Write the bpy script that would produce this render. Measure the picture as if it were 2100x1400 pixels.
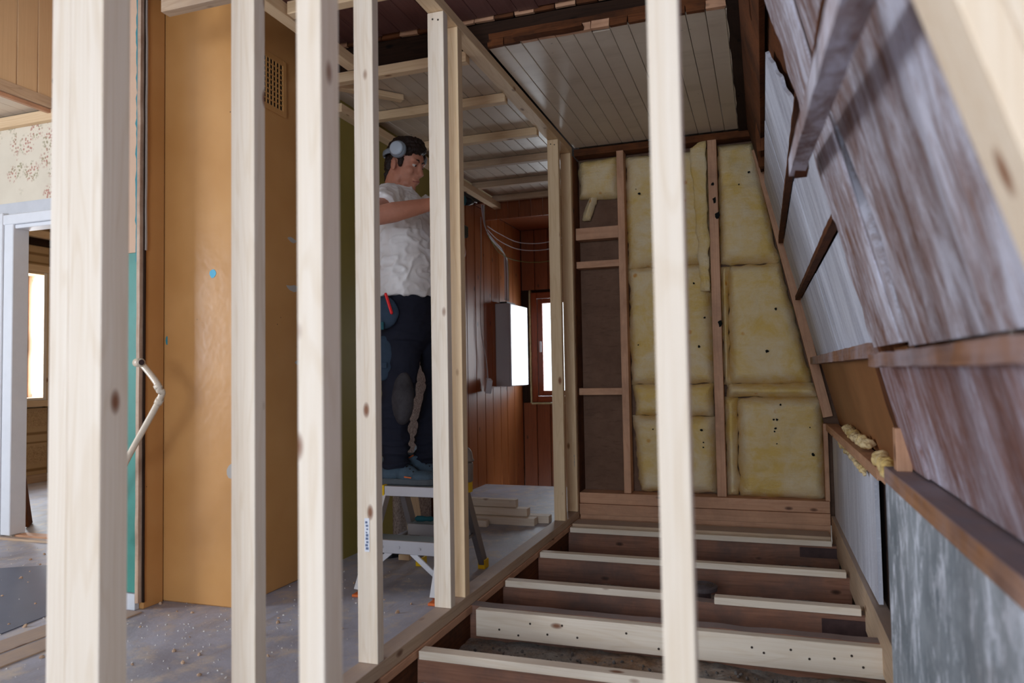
import bpy, bmesh, math, random
from mathutils import Vector, Matrix, noise, Euler
for o in list(bpy.data.objects): bpy.data.objects.remove(o, do_unlink=True)
random.seed(7)
SC = bpy.context.scene
COL = SC.collection

# ------------------------------------------------------------------ camera, world, lights, exposure
cam_d = bpy.data.cameras.new('camera'); cam = bpy.data.objects.new('camera', cam_d); COL.objects.link(cam)
cam.matrix_world = Matrix(((0.94519464, 0.03064718, 0.32506592*1, 0), (0.32605179, -0.03601735, -0.94466554*1, 0), (-0.01724332, 0.99888112, -0.04403597, 0.95), (0, 0, 0, 1)))
# columns above are camera x, y, z axes written in world space
cam_d.sensor_width = 36; cam_d.lens = 36*1495/2100; cam_d.clip_start = .02; cam_d.clip_end = 100
cam_d.dof.use_dof = True; cam_d.dof.focus_distance = 3.7; cam_d.dof.aperture_fstop = 2.8
SC.camera = cam
SC.view_settings.view_transform = 'Standard'; SC.view_settings.look = 'None'
SC.view_settings.exposure = 0.0; SC.view_settings.gamma = 1; SC.view_settings.use_curve_mapping = False
W = bpy.data.worlds.new('sky'); SC.world = W; W.use_nodes = True
W.node_tree.nodes['Background'].inputs[0].default_value = (.80, .90, 1, 1)
W.node_tree.nodes['Background'].inputs[1].default_value = 3.0
SC.cycles.max_bounces = 8; SC.cycles.diffuse_bounces = 5; SC.cycles.transparent_max_bounces = 12
SC.cycles.sample_clamp_indirect = 6

def area(name, loc, aim, sx, sy, power, col):
    l = bpy.data.lights.new(name, 'AREA'); l.shape = 'RECTANGLE'; l.size = sx; l.size_y = sy; l.energy = power; l.color = col
    o = bpy.data.objects.new(name, l); COL.objects.link(o); o.location = loc
    o.rotation_euler = (Vector(aim)-Vector(loc)).to_track_quat('-Z', 'Y').to_euler()
    return o
area('daylight_rear_window', (-.40, -2.60, 1.35), (-.55, 0, 1.3), 1.35, 1.3, 100, (.76, .87, 1))
area('daylight_side_window', (-6.45, -.3, 1.5), (0, -.3, 1.3), 1.5, 1.3, 190, (.80, .88, 1))
area('daylight_room_window', (-7.05, 4.85, 1.4), (-5, 4.6, 1.2), .6, 1.1, 110, (.85, .93, 1))
area('daylight_stair_window', (-1.85, 7.3, 1.2), (-1.85, 5, .9), .5, 1.0, 13, (.88, .94, 1))

# ------------------------------------------------------------------ materials
class NT:
    def __init__(s, name, rough=.6, spec=.3, metal=0):
        s.m = bpy.data.materials.new(name); s.m.use_nodes = True; s.t = s.m.node_tree
        s.b = s.t.nodes['Principled BSDF']; s.set(s.b, 'Roughness', rough); s.set(s.b, 'Specular IOR Level', spec); s.set(s.b, 'Metallic', metal)
        s.tc = None
    def n(s, ty, **k):
        x = s.t.nodes.new(ty)
        for a, v in k.items(): setattr(x, a, v)
        return x
    def l(s, a, b): s.t.links.new(a, b)
    def set(s, nd, key, v):
        if hasattr(v, 'is_output') or isinstance(v, bpy.types.NodeSocket): s.l(v, nd.inputs[key])
        else: nd.inputs[key].default_value = v
    def coord(s, scale=(1, 1, 1), rand=True):
        if s.tc is None:
            s.tc = s.n('ShaderNodeTexCoord'); s.oi = s.n('ShaderNodeObjectInfo')
            mu = s.n('ShaderNodeMath', operation='MULTIPLY'); s.l(s.oi.outputs['Random'], mu.inputs[0]); mu.inputs[1].default_value = 37
            s.rv = mu.outputs[0]
        mp = s.n('ShaderNodeMapping'); s.l(s.tc.outputs['Object'], mp.inputs[0]); mp.inputs['Scale'].default_value = scale
        if rand:
            ad = s.n('ShaderNodeVectorMath', operation='ADD'); s.l(mp.outputs[0], ad.inputs[0]); s.l(s.rv, ad.inputs[1]); return ad.outputs[0]
        return mp.outputs[0]
    def noise(s, v, scale=1, det=4, rough=.6, dist=0):
        x = s.n('ShaderNodeTexNoise'); s.l(v, x.inputs['Vector']); x.inputs['Scale'].default_value = scale; x.inputs['Detail'].default_value = det
        x.inputs['Roughness'].default_value = rough; x.inputs['Distortion'].default_value = dist; return x.outputs[0]
    def vor(s, v, scale=1, rnd=1, feature='F1'):
        x = s.n('ShaderNodeTexVoronoi', feature=feature); s.l(v, x.inputs['Vector']); x.inputs['Scale'].default_value = scale; x.inputs['Randomness'].default_value = rnd; return x.outputs['Distance']
    def ramp(s, f, stops):
        r = s.n('ShaderNodeValToRGB'); s.l(f, r.inputs[0]); e = r.color_ramp.elements
        while len(e) < len(stops): e.new(.5)
        for i, (p, c) in enumerate(stops):
            e[i].position = p; e[i].color = (c, c, c, 1) if isinstance(c, (int, float)) else (*c, 1)
        return r.outputs[0]
    def mix(s, f, a, b, mode='MIX'):
        x = s.n('ShaderNodeMix', data_type='RGBA', blend_type=mode)
        for k, v in ((0, f), (6, a), (7, b)):
            if isinstance(v, bpy.types.NodeSocket): s.l(v, x.inputs[k])
            elif k == 0: x.inputs[0].default_value = v
            else: x.inputs[k].default_value = (*v, 1)
        return x.outputs[2]
    def math(s, op, a, b=0):
        x = s.n('ShaderNodeMath', operation=op)
        for k, v in ((0, a), (1, b)):
            if isinstance(v, bpy.types.NodeSocket): s.l(v, x.inputs[k])
            else: x.inputs[k].default_value = v
        return x.outputs[0]
    def out(s, col, bump=None, bs=.3, bd=.002):
        if isinstance(col, bpy.types.NodeSocket): s.l(col, s.b.inputs['Base Color'])
        else: s.b.inputs['Base Color'].default_value = (*col, 1)
        if bump is not None:
            x = s.n('ShaderNodeBump'); x.inputs['Strength'].default_value = bs; x.inputs['Distance'].default_value = bd
            s.l(bump, x.inputs['Height']); s.l(x.outputs[0], s.b.inputs['Normal'])
        return s.m
def lin(r, g, b):
    f = lambda c: ((c/255+.055)/1.055)**2.4 if c > 10 else c/255/12.92
    return (f(r), f(g), f(b))

def wood(name, light, dark, knot, rough=.6, spec=.25, knots=1, dirt=None, dirt_amt=.5, ax=0, ringc=.5, dust=None):
    m = NT(name, rough, spec)
    def sc(a, b, c): return {0: (a, b, c), 1: (b, a, c), 2: (b, c, a)}[ax]
    v = m.coord(sc(.6, 7, 7))
    broad = m.noise(v, 1, 3, .6, .4)
    v2 = m.coord(sc(.9, 1, 1)); warp = m.noise(m.coord(sc(1.2, 9, 9)), 1, 2)
    fine = m.noise(m.coord(sc(2.2, 170, 170)), 1, 3, .65)
    rings = m.math('SINE', m.math('MULTIPLY', m.math('ADD', broad, m.math('MULTIPLY', warp, .5)), 60), 0)
    ring = m.ramp(rings, [(.35, 0), (1, 1)])
    f = m.math('ADD', m.math('MULTIPLY', ring, ringc*.55), m.math('MULTIPLY', m.ramp(fine, [(.35, 0), (.7, 1)]), .45))
    c = m.mix(f, light, dark)
    c = m.mix(m.ramp(broad, [(.4, 0), (.75, .35)]), c, dark)
    if knots:
        kv = m.vor(m.coord(sc(4.2, 9, 9)), 1, 1)
        k = m.ramp(kv, [(.045*knots, .95), (.085*knots, .6), (.12*knots, 0)])
        c = m.mix(k, c, knot)
    if dirt:
        d = m.ramp(m.noise(m.coord((3, 3, 3)), 1, 6, .7), [(.42, 0), (.7, dirt_amt)])
        c = m.mix(d, c, dirt)
    if dust:
        ge = m.n('ShaderNodeNewGeometry'); sp_ = m.n('ShaderNodeSeparateXYZ'); m.l(ge.outputs['Normal'], sp_.inputs[0])
        dn = m.noise(m.coord((14, 14, 14)), 1, 5, .7)
        dm = m.math('MULTIPLY', m.ramp(sp_.outputs[2], [(.6, 0), (.85, 1)]), m.ramp(dn, [(.3, .95), (.7, .55)]))
        c = m.mix(dm, c, dust)
    return m.out(c, fine, .15, .001)

pine = wood('new_pine', lin(236, 222, 204), lin(216, 194, 166), lin(128, 80, 52))
pine_warm = wood('new_pine_warm', lin(230, 202, 164), lin(206, 170, 126), lin(130, 78, 42))
pine_dusty = wood('dusty_pine', lin(206, 178, 148), lin(170, 138, 108), lin(110, 70, 45), dirt=lin(160, 146, 136), dirt_amt=.35, dust=lin(168, 150, 140))
old_batten = wood('old_batten', lin(214, 166, 132), lin(184, 132, 98), lin(96, 60, 42), dirt=lin(104, 76, 62), dirt_amt=.4)
old_joist = wood('old_joist', lin(160, 114, 92), lin(118, 80, 62), lin(60, 38, 28), dirt=lin(98, 84, 80), dirt_amt=.8, rough=.85, dust=lin(140, 128, 124))
rail_wood = wood('old_rail', lin(156, 112, 84), lin(104, 68, 48), lin(50, 30, 22), dirt=lin(176, 172, 184), dirt_amt=.75, dust=lin(186, 184, 200))
ledge_wood = wood('ledge_wood', lin(176, 128, 92), lin(120, 78, 50), lin(50, 28, 16), dirt=lin(160, 152, 160), dirt_amt=.5, knots=0, dust=lin(138, 132, 142))
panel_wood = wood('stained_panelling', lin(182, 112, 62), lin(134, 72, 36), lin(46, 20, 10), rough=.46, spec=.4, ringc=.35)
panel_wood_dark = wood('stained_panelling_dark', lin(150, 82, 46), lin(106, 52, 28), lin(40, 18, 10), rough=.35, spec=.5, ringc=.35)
frame_wood = wood('window_frame_wood', lin(150, 72, 36), lin(104, 44, 20), lin(50, 20, 10), rough=.35, spec=.4, knots=0)
dark_ceil = wood('dark_painted_boards', lin(120, 82, 74), lin(98, 64, 58), lin(50, 30, 26), rough=.45, knots=0, dirt=lin(120, 100, 100), dirt_amt=.2)
tan_boards = wood('tan_painted_boards', lin(226, 192, 150), lin(210, 174, 132), lin(110, 84, 56), rough=.5, knots=.8, ringc=.2)
brown_rough = wood('rough_brown_wood', lin(120, 70, 38), lin(74, 40, 20), lin(30, 16, 10), rough=.9, dirt=lin(40, 26, 18), dirt_amt=.8)
very_dark = wood('dark_wood_gap_shade', lin(56, 36, 24), lin(30, 20, 14), lin(12, 8, 6), rough=.95)  # dark wood tone; on gap fillers the colour stands in for shade

def plain(name, c, rough=.6, spec=.3, metal=0, var=.0, vs=8, bump=0):
    m = NT(name, rough, spec, metal)
    if var or bump:
        nz = m.noise(m.coord((vs, vs, vs)), 1, 5, .65)
        c2 = tuple(max(0, x*(1-var)) for x in c)
        return m.out(m.mix(m.ramp(nz, [(.3, 0), (.7, 1)]), c, c2), nz if bump else None, bump, .004)
    return m.out(c)
def white_boards():
    m = NT('white_ceiling_boards', .38, .45)
    d = m.ramp(m.noise(m.coord((5, 1.2, 5)), 1, 6, .7), [(.5, 0), (.78, .5)])
    s = m.ramp(m.vor(m.coord((26, 14, 26)), 1, 1), [(.05, 1), (.1, 0)])
    sel = m.ramp(m.noise(m.coord((2, 2, 2)), 1, 2), [(.56, 0), (.62, 1)])
    c = m.mix(d, lin(212, 196, 176), lin(160, 140, 116))
    c = m.mix(m.math('MULTIPLY', s, sel), c, lin(60, 52, 46))
    return m.out(c)
white_board = white_boards()
def paint_orange():
    m = NT('glossy_ochre_paint', .3, .45)
    v = m.coord((1, 1, 1), False)
    big = m.noise(v, 2.2, 3); sp = m.ramp(m.vor(v, 14, 1), [(.03, 1), (.05, 0)])
    sel = m.ramp(m.noise(v, 3, 2), [(.52, 0), (.56, 1)])
    c = m.mix(m.ramp(big, [(.3, 0), (.7, 1)]), lin(204, 152, 94), lin(188, 134, 76))
    c = m.mix(m.math('MULTIPLY', sp, sel), c, lin(80, 58, 40))
    z = m.n('ShaderNodeSeparateXYZ'); m.l(v, z.inputs[0])
    line = m.math('LESS_THAN', m.math('ABSOLUTE', m.math('SUBTRACT', z.outputs[2], 1.522)), .0022)
    c = m.mix(m.math('MULTIPLY', line, .55), c, lin(90, 60, 30))
    low = m.noise(v, 7, 3)
    return m.out(c, low, .28, .010)
ochre = paint_orange()
olive = plain('olive_paint', lin(150, 134, 66), .45, .35, var=.18, vs=2)
def concrete():
    m = NT('patchy_concrete', .8, .2); v = m.coord((1, 1, 1), False)
    a = m.noise(v, 3.2, 8, .7, .3); st = m.noise(m.coord((16, 18, 6), False), 1, 9, .78, .4)
    c = m.mix(m.ramp(a, [(.35, 0), (.65, 1)]), lin(126, 134, 140), lin(172, 178, 184))
    c = m.mix(m.ramp(st, [(.50, 0), (.60, .85)]), c, lin(232, 236, 246))
    b = m.noise(v, 2.1, 4); c = m.mix(m.ramp(b, [(.6, 0), (.75, .5)]), c, lin(120, 96, 76))
    return m.out(c, a, .6, .02)
conc = concrete()
def floor_mat():
    m = NT('dusty_old_floor', .5, .35); v = m.coord((1, 1, 1), False)
    a = m.noise(v, 1.6, 7, .65, .6); d = m.noise(v, 9, 8, .75)
    c = m.mix(m.ramp(a, [(.36, 0), (.62, 1)]), lin(186, 188, 202), lin(152, 150, 160))
    st = m.noise(m.coord((1.4, 6, 1), False), 1, 6, .7, .5)
    c = m.mix(m.ramp(st, [(.54, 0), (.7, .6)]), c, lin(146, 124, 110))
    c = m.mix(m.ramp(d, [(.5, 0), (.64, .75)]), c, lin(206, 190, 172))
    sp = m.noise(v, 60, 3, .8); c = m.mix(m.ramp(sp, [(.62, 0), (.7, .6)]), c, lin(200, 180, 150))
    return m.out(c, d, .35, .01)
floor_m = floor_mat()
def dirt_mat():
    m = NT('subfloor_dirt', .95, .1); v = m.coord((1, 1, 1), False)
    a = m.noise(v, 3, 6, .7); g = m.noise(v, 55, 6, .85)
    c = m.mix(m.ramp(a, [(.42, 0), (.6, 1)]), lin(206, 200, 192), lin(196, 158, 126))
    c = m.mix(m.ramp(g, [(.45, 0), (.7, .8)]), c, lin(96, 90, 90))
    return m.out(c, g, 1, .02)
dirt_m = dirt_mat()
def insulation():
    m = NT('yellow_glass_wool', .95, .05); v = m.coord((1, 1, 1))
    a = m.noise(v, 5, 7, .7, .4); b = m.noise(m.coord((3, 3, 12)), 1, 6, .75)
    c = m.mix(m.ramp(a, [(.36, 0), (.62, 1)]), lin(238, 216, 176), lin(232, 196, 116))
    c = m.mix(m.ramp(b, [(.5, 0), (.75, .5)]), c, lin(244, 230, 206))
    rs = m.vor(m.coord((7, 7, 7)), 1, 1); o = m.ramp(rs, [(.07, 1), (.13, 0)])
    sel = m.ramp(m.noise(v, 4, 1), [(.52, 0), (.58, .8)])
    c = m.mix(m.math('MULTIPLY', o, sel), c, lin(214, 138, 30))
    fine = m.noise(v, 70, 5, .8)
    return m.out(c, m.math('ADD', fine, m.math('MULTIPLY', b, 2)), .8, .008)
wool = insulation()
def whitewash(name, base, base2, white, thr, ax=2):
    m = NT(name, .8, .15)
    v = m.coord((1, 1, 1), False)
    streak = m.noise(m.coord((10, 26, 6), False), 1, 10, .78, .6)
    patch = m.noise(m.coord((3, 5, 2.4), False), 1, 7, .7, .5)
    g = m.noise(m.coord((20, 70, 5), False), 1, 6, .75)
    c = m.mix(m.ramp(g, [(.35, 0), (.7, 1)]), base, base2)
    f = m.math('ADD', m.math('MULTIPLY', streak, .55), m.math('MULTIPLY', patch, .52))
    c = m.mix(m.ramp(f, [(thr-.07, 0), (thr, .28), (thr+.04, .5), (thr+.10, .95)]), c, white)
    return m.out(c, f, .8, .01)
wash = whitewash('whitewashed_brown_board', lin(146, 108, 90), lin(108, 74, 60), lin(222, 220, 232), .495)
wash2 = whitewash('thin_whitewash_board', lin(152, 114, 104), lin(124, 88, 80), lin(214, 210, 226), .545)
def whitepanel():
    m = NT('chalky_white_panel', .75, .2); v = m.coord((1, 1, 1), False)
    a = m.noise(m.coord((6, 14, 1.5), False), 1, 6, .7); s = m.noise(v, 90, 3, .7)
    c = m.mix(m.ramp(a, [(.35, 0), (.7, 1)]), lin(226, 228, 238), lin(180, 180, 192))
    c = m.mix(m.ramp(s, [(.55, 0), (.65, .4)]), c, lin(240, 242, 250))
    return m.out(c, s, .4, .004)
whitep = whitepanel()
def hardboard():
    m = NT('dark_fibre_board', .9, .1); v = m.coord((1, 1, 1), False)
    a = m.noise(v, 4, 6, .7); b = m.noise(m.coord((60, 60, 12), False), 1, 4)
    c = m.mix(m.ramp(a, [(.3, 0), (.7, 1)]), lin(128, 98, 80), lin(102, 76, 62))
    c = m.mix(m.ramp(b, [(.55, 0), (.8, .5)]), c, lin(66, 48, 38))
    return m.out(c, b, .4, .003)
fibre = hardboard()
def floral():
    m = NT('faded_floral_wallpaper', .8, .15); v = m.coord((1, 1, 1), False)
    spray = m.ramp(m.vor(v, 7, .9), [(.34, 1), (.52, 0)])
    dots = m.ramp(m.vor(v, 60, 1), [(.38, 1), (.55, 0)])
    hue = m.noise(v, 14, 1)
    fc = m.mix(m.ramp(hue, [(.45, 0), (.55, 1)]), lin(150, 140, 104), lin(176, 112, 98))
    st = m.ramp(m.noise(v, 2, 4), [(.4, 0), (.8, .5)])
    c = m.mix(st, lin(226, 216, 196), lin(196, 184, 164))
    c = m.mix(m.math('MULTIPLY', m.math('MULTIPLY', spray, dots), .75), c, fc)
    return m.out(c)
floralm = floral()
def speckle_paper():
    m = NT('speckled_wallpaper', .8, .15); v = m.coord((1, 1, 1), False)
    n1 = m.noise(v, 75, 4, .8, 1.5); sp = m.ramp(n1, [(.44, 0), (.56, 1)])
    c = m.mix(sp, lin(206, 192, 182), lin(140, 124, 116))
    return m.out(c)
speck = speckle_paper()
def damask():
    m = NT('damask_wallpaper', .75, .15); v = m.coord((1, 1, 1), False)
    s = m.n('ShaderNodeSeparateXYZ'); m.l(v, s.inputs[0]); y, z = s.outputs[1], s.outputs[2]
    P = 2*math.pi
    a = m.math('SINE', m.math('MULTIPLY', y, P/.26)); b = m.math('SINE', m.math('MULTIPLY', z, P/.34))
    w = m.math('MULTIPLY', m.math('SINE', m.math('MULTIPLY', z, P/.17)), .25)
    d = m.math('ABSOLUTE', m.math('ADD', m.math('ADD', a, b), w))
    line = m.ramp(d, [(.12, 1), (.24, 0)])
    fil = m.ramp(m.noise(v, 45, 3, .7, 2), [(.5, 0), (.56, .55)])
    inner = m.ramp(d, [(.5, 0), (.9, 1)])
    c = m.mix(m.math('ADD', m.math('MULTIPLY', line, .8), m.math('MULTIPLY', fil, inner)), lin(190, 160, 120), lin(130, 98, 62))
    return m.out(c)
dam = damask()

white_paint = plain('white_paint', lin(226, 228, 232), .4, .4, var=.06)
plaster_grey = plain('grey_plaster', lin(206, 208, 212), .8, .1, var=.12, vs=6)
pinkish = plain('pinkish_plaster', lin(206, 172, 146), .8, .1, var=.1)
teal = plain('teal_paint', lin(70, 140, 126), .5, .3, var=.2)
teal_edge = plain('torn_teal_edge', lin(60, 128, 136), .7, .2)
blue_chip = plain('blue_undercoat', lin(86, 176, 206), .5, .3)
pale_blue = plain('pale_blue_undercoat', lin(168, 190, 204), .7, .2, var=.15)
alu = plain('brushed_aluminium', lin(200, 202, 208), .35, .5, .85)
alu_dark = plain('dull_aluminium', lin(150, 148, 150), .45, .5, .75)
tread = plain('ribbed_grey_tread', lin(124, 132, 134), .7, .3)
yellow = plain('yellow_plastic', lin(240, 196, 12), .4, .4)
black = plain('black_plastic', lin(24, 24, 28), .5, .3)
ironm = plain('rusty_iron', lin(84, 62, 60), .7, .4, .3, var=.4, vs=30)
castiron = plain('cast_iron', lin(96, 84, 84), .6, .4, .4, var=.3, vs=60, bump=.4)
grey_metal = plain('grey_enamel', lin(188, 184, 186), .4, .4)
white_enamel = plain('white_enamel', lin(226, 228, 234), .28, .5)
cable_w = plain('white_cable', lin(206, 204, 208), .5, .3)
cable_d = plain('dark_cable', lin(64, 60, 66), .5, .3)
cable_g = plain('green_yellow_cable', lin(120, 120, 60), .5, .3)
pipe_m = plain('cream_painted_pipe', lin(222, 204, 180), .35, .5, var=.15, vs=30)
foam = plain('sealing_foam', lin(214, 204, 156), .9, .1, var=.4, vs=40, bump=.6)
vinyl = plain('grey_vinyl_sheet', lin(98, 104, 122), .45, .4, var=.12, vs=5)
skin = plain('skin', lin(200, 140, 116), .5, .35, var=.16, vs=22)
hairm = plain('dark_brown_hair', lin(44, 32, 28), .55, .3, var=.4, vs=120, bump=.6)
shirt_m = plain('off_white_cotton', lin(238, 238, 238), .85, .15, var=.08, vs=6)
trouser_m = plain('navy_work_cloth', lin(38, 41, 54), .85, .15, var=.25, vs=9)
pocket_m = plain('blue_black_canvas', lin(58, 74, 92), .85, .15, var=.2, vs=30)
knee_m = plain('dusty_knee_patch', lin(78, 76, 80), .9, .1, var=.6, vs=11)
tealcloth = plain('teal_cloth', lin(36, 84, 92), .8, .2)
shoe_m = plain('dark_blue_suede', lin(84, 104, 120), .85, .15, var=.25, vs=40)
sole_m = plain('grey_rubber', lin(96, 104, 110), .8, .2, var=.2, vs=30)
orange_m = plain('orange_trim', lin(226, 116, 60), .6, .3)
red_m = plain('red_plastic', lin(226, 20, 30), .35, .5)
lime_m = plain('lime_trim', lin(170, 210, 40), .5, .3)
phone_m = plain('grey_headphone_plastic', lin(128, 140, 152), .4, .4)
phone_l = plain('light_grey_headphone_plastic', lin(176, 190, 204), .35, .4)
eye_w = plain('eye_white', lin(210, 200, 195), .2, .5)
eye_d = plain('dark_iris', lin(40, 26, 20), .2, .5)
lip_m = plain('lip', lin(160, 92, 86), .5, .3)
tin_m = plain('dusty_tin', lin(150, 138, 128), .5, .4, .2, var=.2, vs=20)
sticker_w = plain('white_sticker', lin(226, 228, 234), .4, .4)
ink = plain('grey_ink', lin(96, 110, 140), .5, .3)
ink2 = plain('faint_grey_ink', lin(150, 146, 146), .6, .2)
mould = plain('black_mould', lin(30, 30, 28), .95, .05)
nail_m = plain('bright_nail', lin(200, 200, 205), .3, .5, .8)
screw_m = plain('dark_screw_hole', lin(60, 48, 40), .7, .2)
filler_m = plain('grey_filler', lin(176, 168, 160), .8, .1)
out_wall = plain('outer_shell', lin(190, 180, 168), .9, .1)
g = NT('window_glass', .02, .5); gl = g.n('ShaderNodeBsdfTransparent'); gg = g.n('ShaderNodeBsdfGlossy'); gg.inputs['Roughness'].default_value = .03
gm = g.n('ShaderNodeMixShader'); gm.inputs[0].default_value = .06; g.l(gl.outputs[0], gm.inputs[1]); g.l(gg.outputs[0], gm.inputs[2])
g.l(gm.outputs[0], g.t.nodes['Material Output'].inputs[0]); glass = g.m

# ------------------------------------------------------------------ helpers
def link(name, me, mat, parent=None, mw=None):
    o = bpy.data.objects.new(name, me); COL.objects.link(o)
    if mat is not None and not me.materials: me.materials.append(mat)
    if mw is not None: o.matrix_world = mw
    if parent is not None:
        o.parent = parent
        if parent.type == 'EMPTY' or True:
            o.matrix_parent_inverse = parent.matrix_world.inverted() if PW.get(parent.name) is None else PW[parent.name].inverted()
    PW[o.name] = mw.copy() if mw is not None else Matrix.Identity(4)
    return o
PW = {}
def tag(o, label, cat, group=None, kind=None):
    if label: o['label'] = label
    if cat: o['category'] = cat
    if group: o['group'] = group
    if kind: o['kind'] = kind
    return o
def empty(name, loc=(0, 0, 0), rz=0):
    o = bpy.data.objects.new(name, None); COL.objects.link(o); o.empty_display_size = .05
    M = Matrix.Translation(loc) @ Matrix.Rotation(rz, 4, 'Z'); o.matrix_world = M; PW[o.name] = M; return o
def struct(name):
    o = empty(name); o['kind'] = 'structure'; return o
def mesh_bm(name, bm, smooth=False):
    me = bpy.data.meshes.new(name); bm.normal_update(); bm.to_mesh(me); bm.free()
    if smooth:
        for p in me.polygons: p.use_smooth = True
    return me
def bevel_bm(bm, w):
    if w > 0: bmesh.ops.bevel(bm, geom=bm.edges[:]+bm.verts[:], offset=w, segments=1, affect='EDGES', profile=.5)
CACHE = {}
def boxmesh(L, w, h, bev, worn=0, seed=0):
    key = (round(L, 4), round(w, 4), round(h, 4), bev)
    if not worn and key in CACHE: return CACHE[key]
    bm = bmesh.new(); bmesh.ops.create_cube(bm, size=1); bmesh.ops.scale(bm, verts=bm.verts, vec=(L, w, h)); 
    if worn:
        n = max(3, int(L/.03)); es = [e for e in bm.edges if abs(e.verts[0].co.x-e.verts[1].co.x) > L*.5]
        bmesh.ops.subdivide_edges(bm, edges=es, cuts=n)
        for v in bm.verts:
            q = v.co*9+Vector((seed, seed*2, 0)); v.co += Vector((0, noise.noise(q), noise.noise(q+Vector((9, 9, 9)))))*worn
            if abs(v.co.x) > L*.499: v.co.x += noise.noise(q*5)*worn*2
    else: bevel_bm(bm, bev)
    me = mesh_bm('box', bm)
    if not worn: CACHE[key] = me
    return me
def blk(name, X, Y, Z, mat, parent=None, bev=.0015, worn=0, axis=None):
    d = [abs(a[1]-a[0]) for a in (X, Y, Z)]; c = Vector([(a[0]+a[1])/2 for a in (X, Y, Z)])
    i = d.index(max(d)) if axis is None else axis
    if i == 0: R = Matrix.Identity(4); L, w, h = d
    elif i == 1: R = Matrix.Rotation(math.pi/2, 4, 'Z'); L, w, h = d[1], d[0], d[2]
    else: R = Matrix.Rotation(-math.pi/2, 4, 'Y'); L, w, h = d[2], d[1], d[0]
    me = boxmesh(L, w, h, min(bev, min(L, w, h)*.3), worn, random.random()*50)
    if me.users and me.materials and me.materials[0] != mat:
        k = me.name+mat.name
        if k not in CACHE: CACHE[k] = me.copy(); CACHE[k].materials.clear()
        me = CACHE[k]
    return link(name, me, mat, parent, Matrix.Translation(c) @ R)
def bar(name, p0, p1, w, h, mat, parent=None, up=(0, 0, 1), bev=.0015, worn=0):
    """a squared bar from p0 to p1; w across, h along the up direction"""
    p0, p1, up = Vector(p0), Vector(p1), Vector(up); x = (p1-p0).normalized(); y = up.cross(x).normalized(); z = x.cross(y)
    R = Matrix((x, y, z)).transposed().to_4x4()
    me = boxmesh((p1-p0).length, w, h, bev, worn, random.random()*50)
    if me.materials and me.materials[0] != mat: me = me.copy(); me.materials.clear()
    return link(name, me, mat, parent, Matrix.Translation((p0+p1)/2) @ R)
def prism(name, pts, off, mat, parent=None, bev=0):
    """flat polygon pts (3D) extruded by vector off"""
    bm = bmesh.new(); a = [bm.verts.new(p) for p in pts]; b = [bm.verts.new(Vector(p)+Vector(off)) for p in pts]
    bm.faces.new(a); bm.faces.new(b[::-1]); n = len(a)
    for i in range(n): bm.faces.new((a[i], b[i], b[(i+1) % n], a[(i+1) % n]))
    bmesh.ops.recalc_face_normals(bm, faces=bm.faces)
    if bev: bevel_bm(bm, bev)
    return link(name, mesh_bm(name, bm), mat, parent)
def ring_tube(bm, pts, rads, seg=10, cap=True):
    pts = [Vector(p) for p in pts]; rings = []; prev = None
    for i, p in enumerate(pts):
        t = (pts[min(i+1, len(pts)-1)]-pts[max(i-1, 0)]).normalized()
        a = prev if prev is not None else (Vector((0, 0, 1)) if abs(t.z) < .9 else Vector((1, 0, 0)))
        a = (a-t*a.dot(t)).normalized(); prev = a; b = t.cross(a)
        r = rads[i] if isinstance(rads, (list, tuple)) else rads
        ra, rb = r if isinstance(r, tuple) else (r, r)
        rings.append([bm.verts.new(p+a*math.cos(2*math.pi*k/seg)*ra+b*math.sin(2*math.pi*k/seg)*rb) for k in range(seg)])
    for i in range(len(rings)-1):
        for k in range(seg):
            bm.faces.new((rings[i][k], rings[i][(k+1) % seg], rings[i+1][(k+1) % seg], rings[i+1][k]))
    if cap: bm.faces.new(rings[0][::-1]); bm.faces.new(rings[-1])
def smooth_path(pts, n=8):
    pts = [Vector(p) for p in pts]; out = []
    for i in range(len(pts)-1):
        p0, p1, p2, p3 = pts[max(i-1, 0)], pts[i], pts[i+1], pts[min(i+2, len(pts)-1)]
        for k in range(n):
            t = k/n; out.append(.5*((2*p1)+(p2-p0)*t+(2*p0-5*p1+4*p2-p3)*t*t+(3*p1-p0-3*p2+p3)*t**3))
    out.append(pts[-1]); return out
def tube(name, pts, r, mat, parent=None, seg=10, smooth=0):
    if smooth: pts = smooth_path(pts, smooth)
    bm = bmesh.new(); ring_tube(bm, pts, [r]*len(pts) if not isinstance(r, list) else r, seg)
    return link(name, mesh_bm(name, bm, True), mat, parent)
def disc(name, c, nrm, r, mat, parent=None, t=.0015, seg=12, ry=None, jit=0):
    nrm = Vector(nrm).normalized(); q = nrm.to_track_quat('Z', 'Y').to_matrix(); c = Vector(c); ry = ry or r
    pts = []
    for k in range(seg):
        a = 2*math.pi*k/seg; j = 1+random.uniform(-jit, jit)
        pts.append(c+q @ Vector((math.cos(a)*r*j, math.sin(a)*ry*j, 0)))
    return prism(name, pts, nrm*t, mat, parent)
def ell(bm, c, r, rot=None, u=16, v=12):
    M = Matrix.Translation(c) @ (rot.to_4x4() if rot is not None else Matrix.Identity(4)) @ Matrix.Diagonal((r[0], r[1], r[2], 1))
    bmesh.ops.create_uvsphere(bm, u_segments=u, v_segments=v, radius=1, matrix=M)
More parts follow.
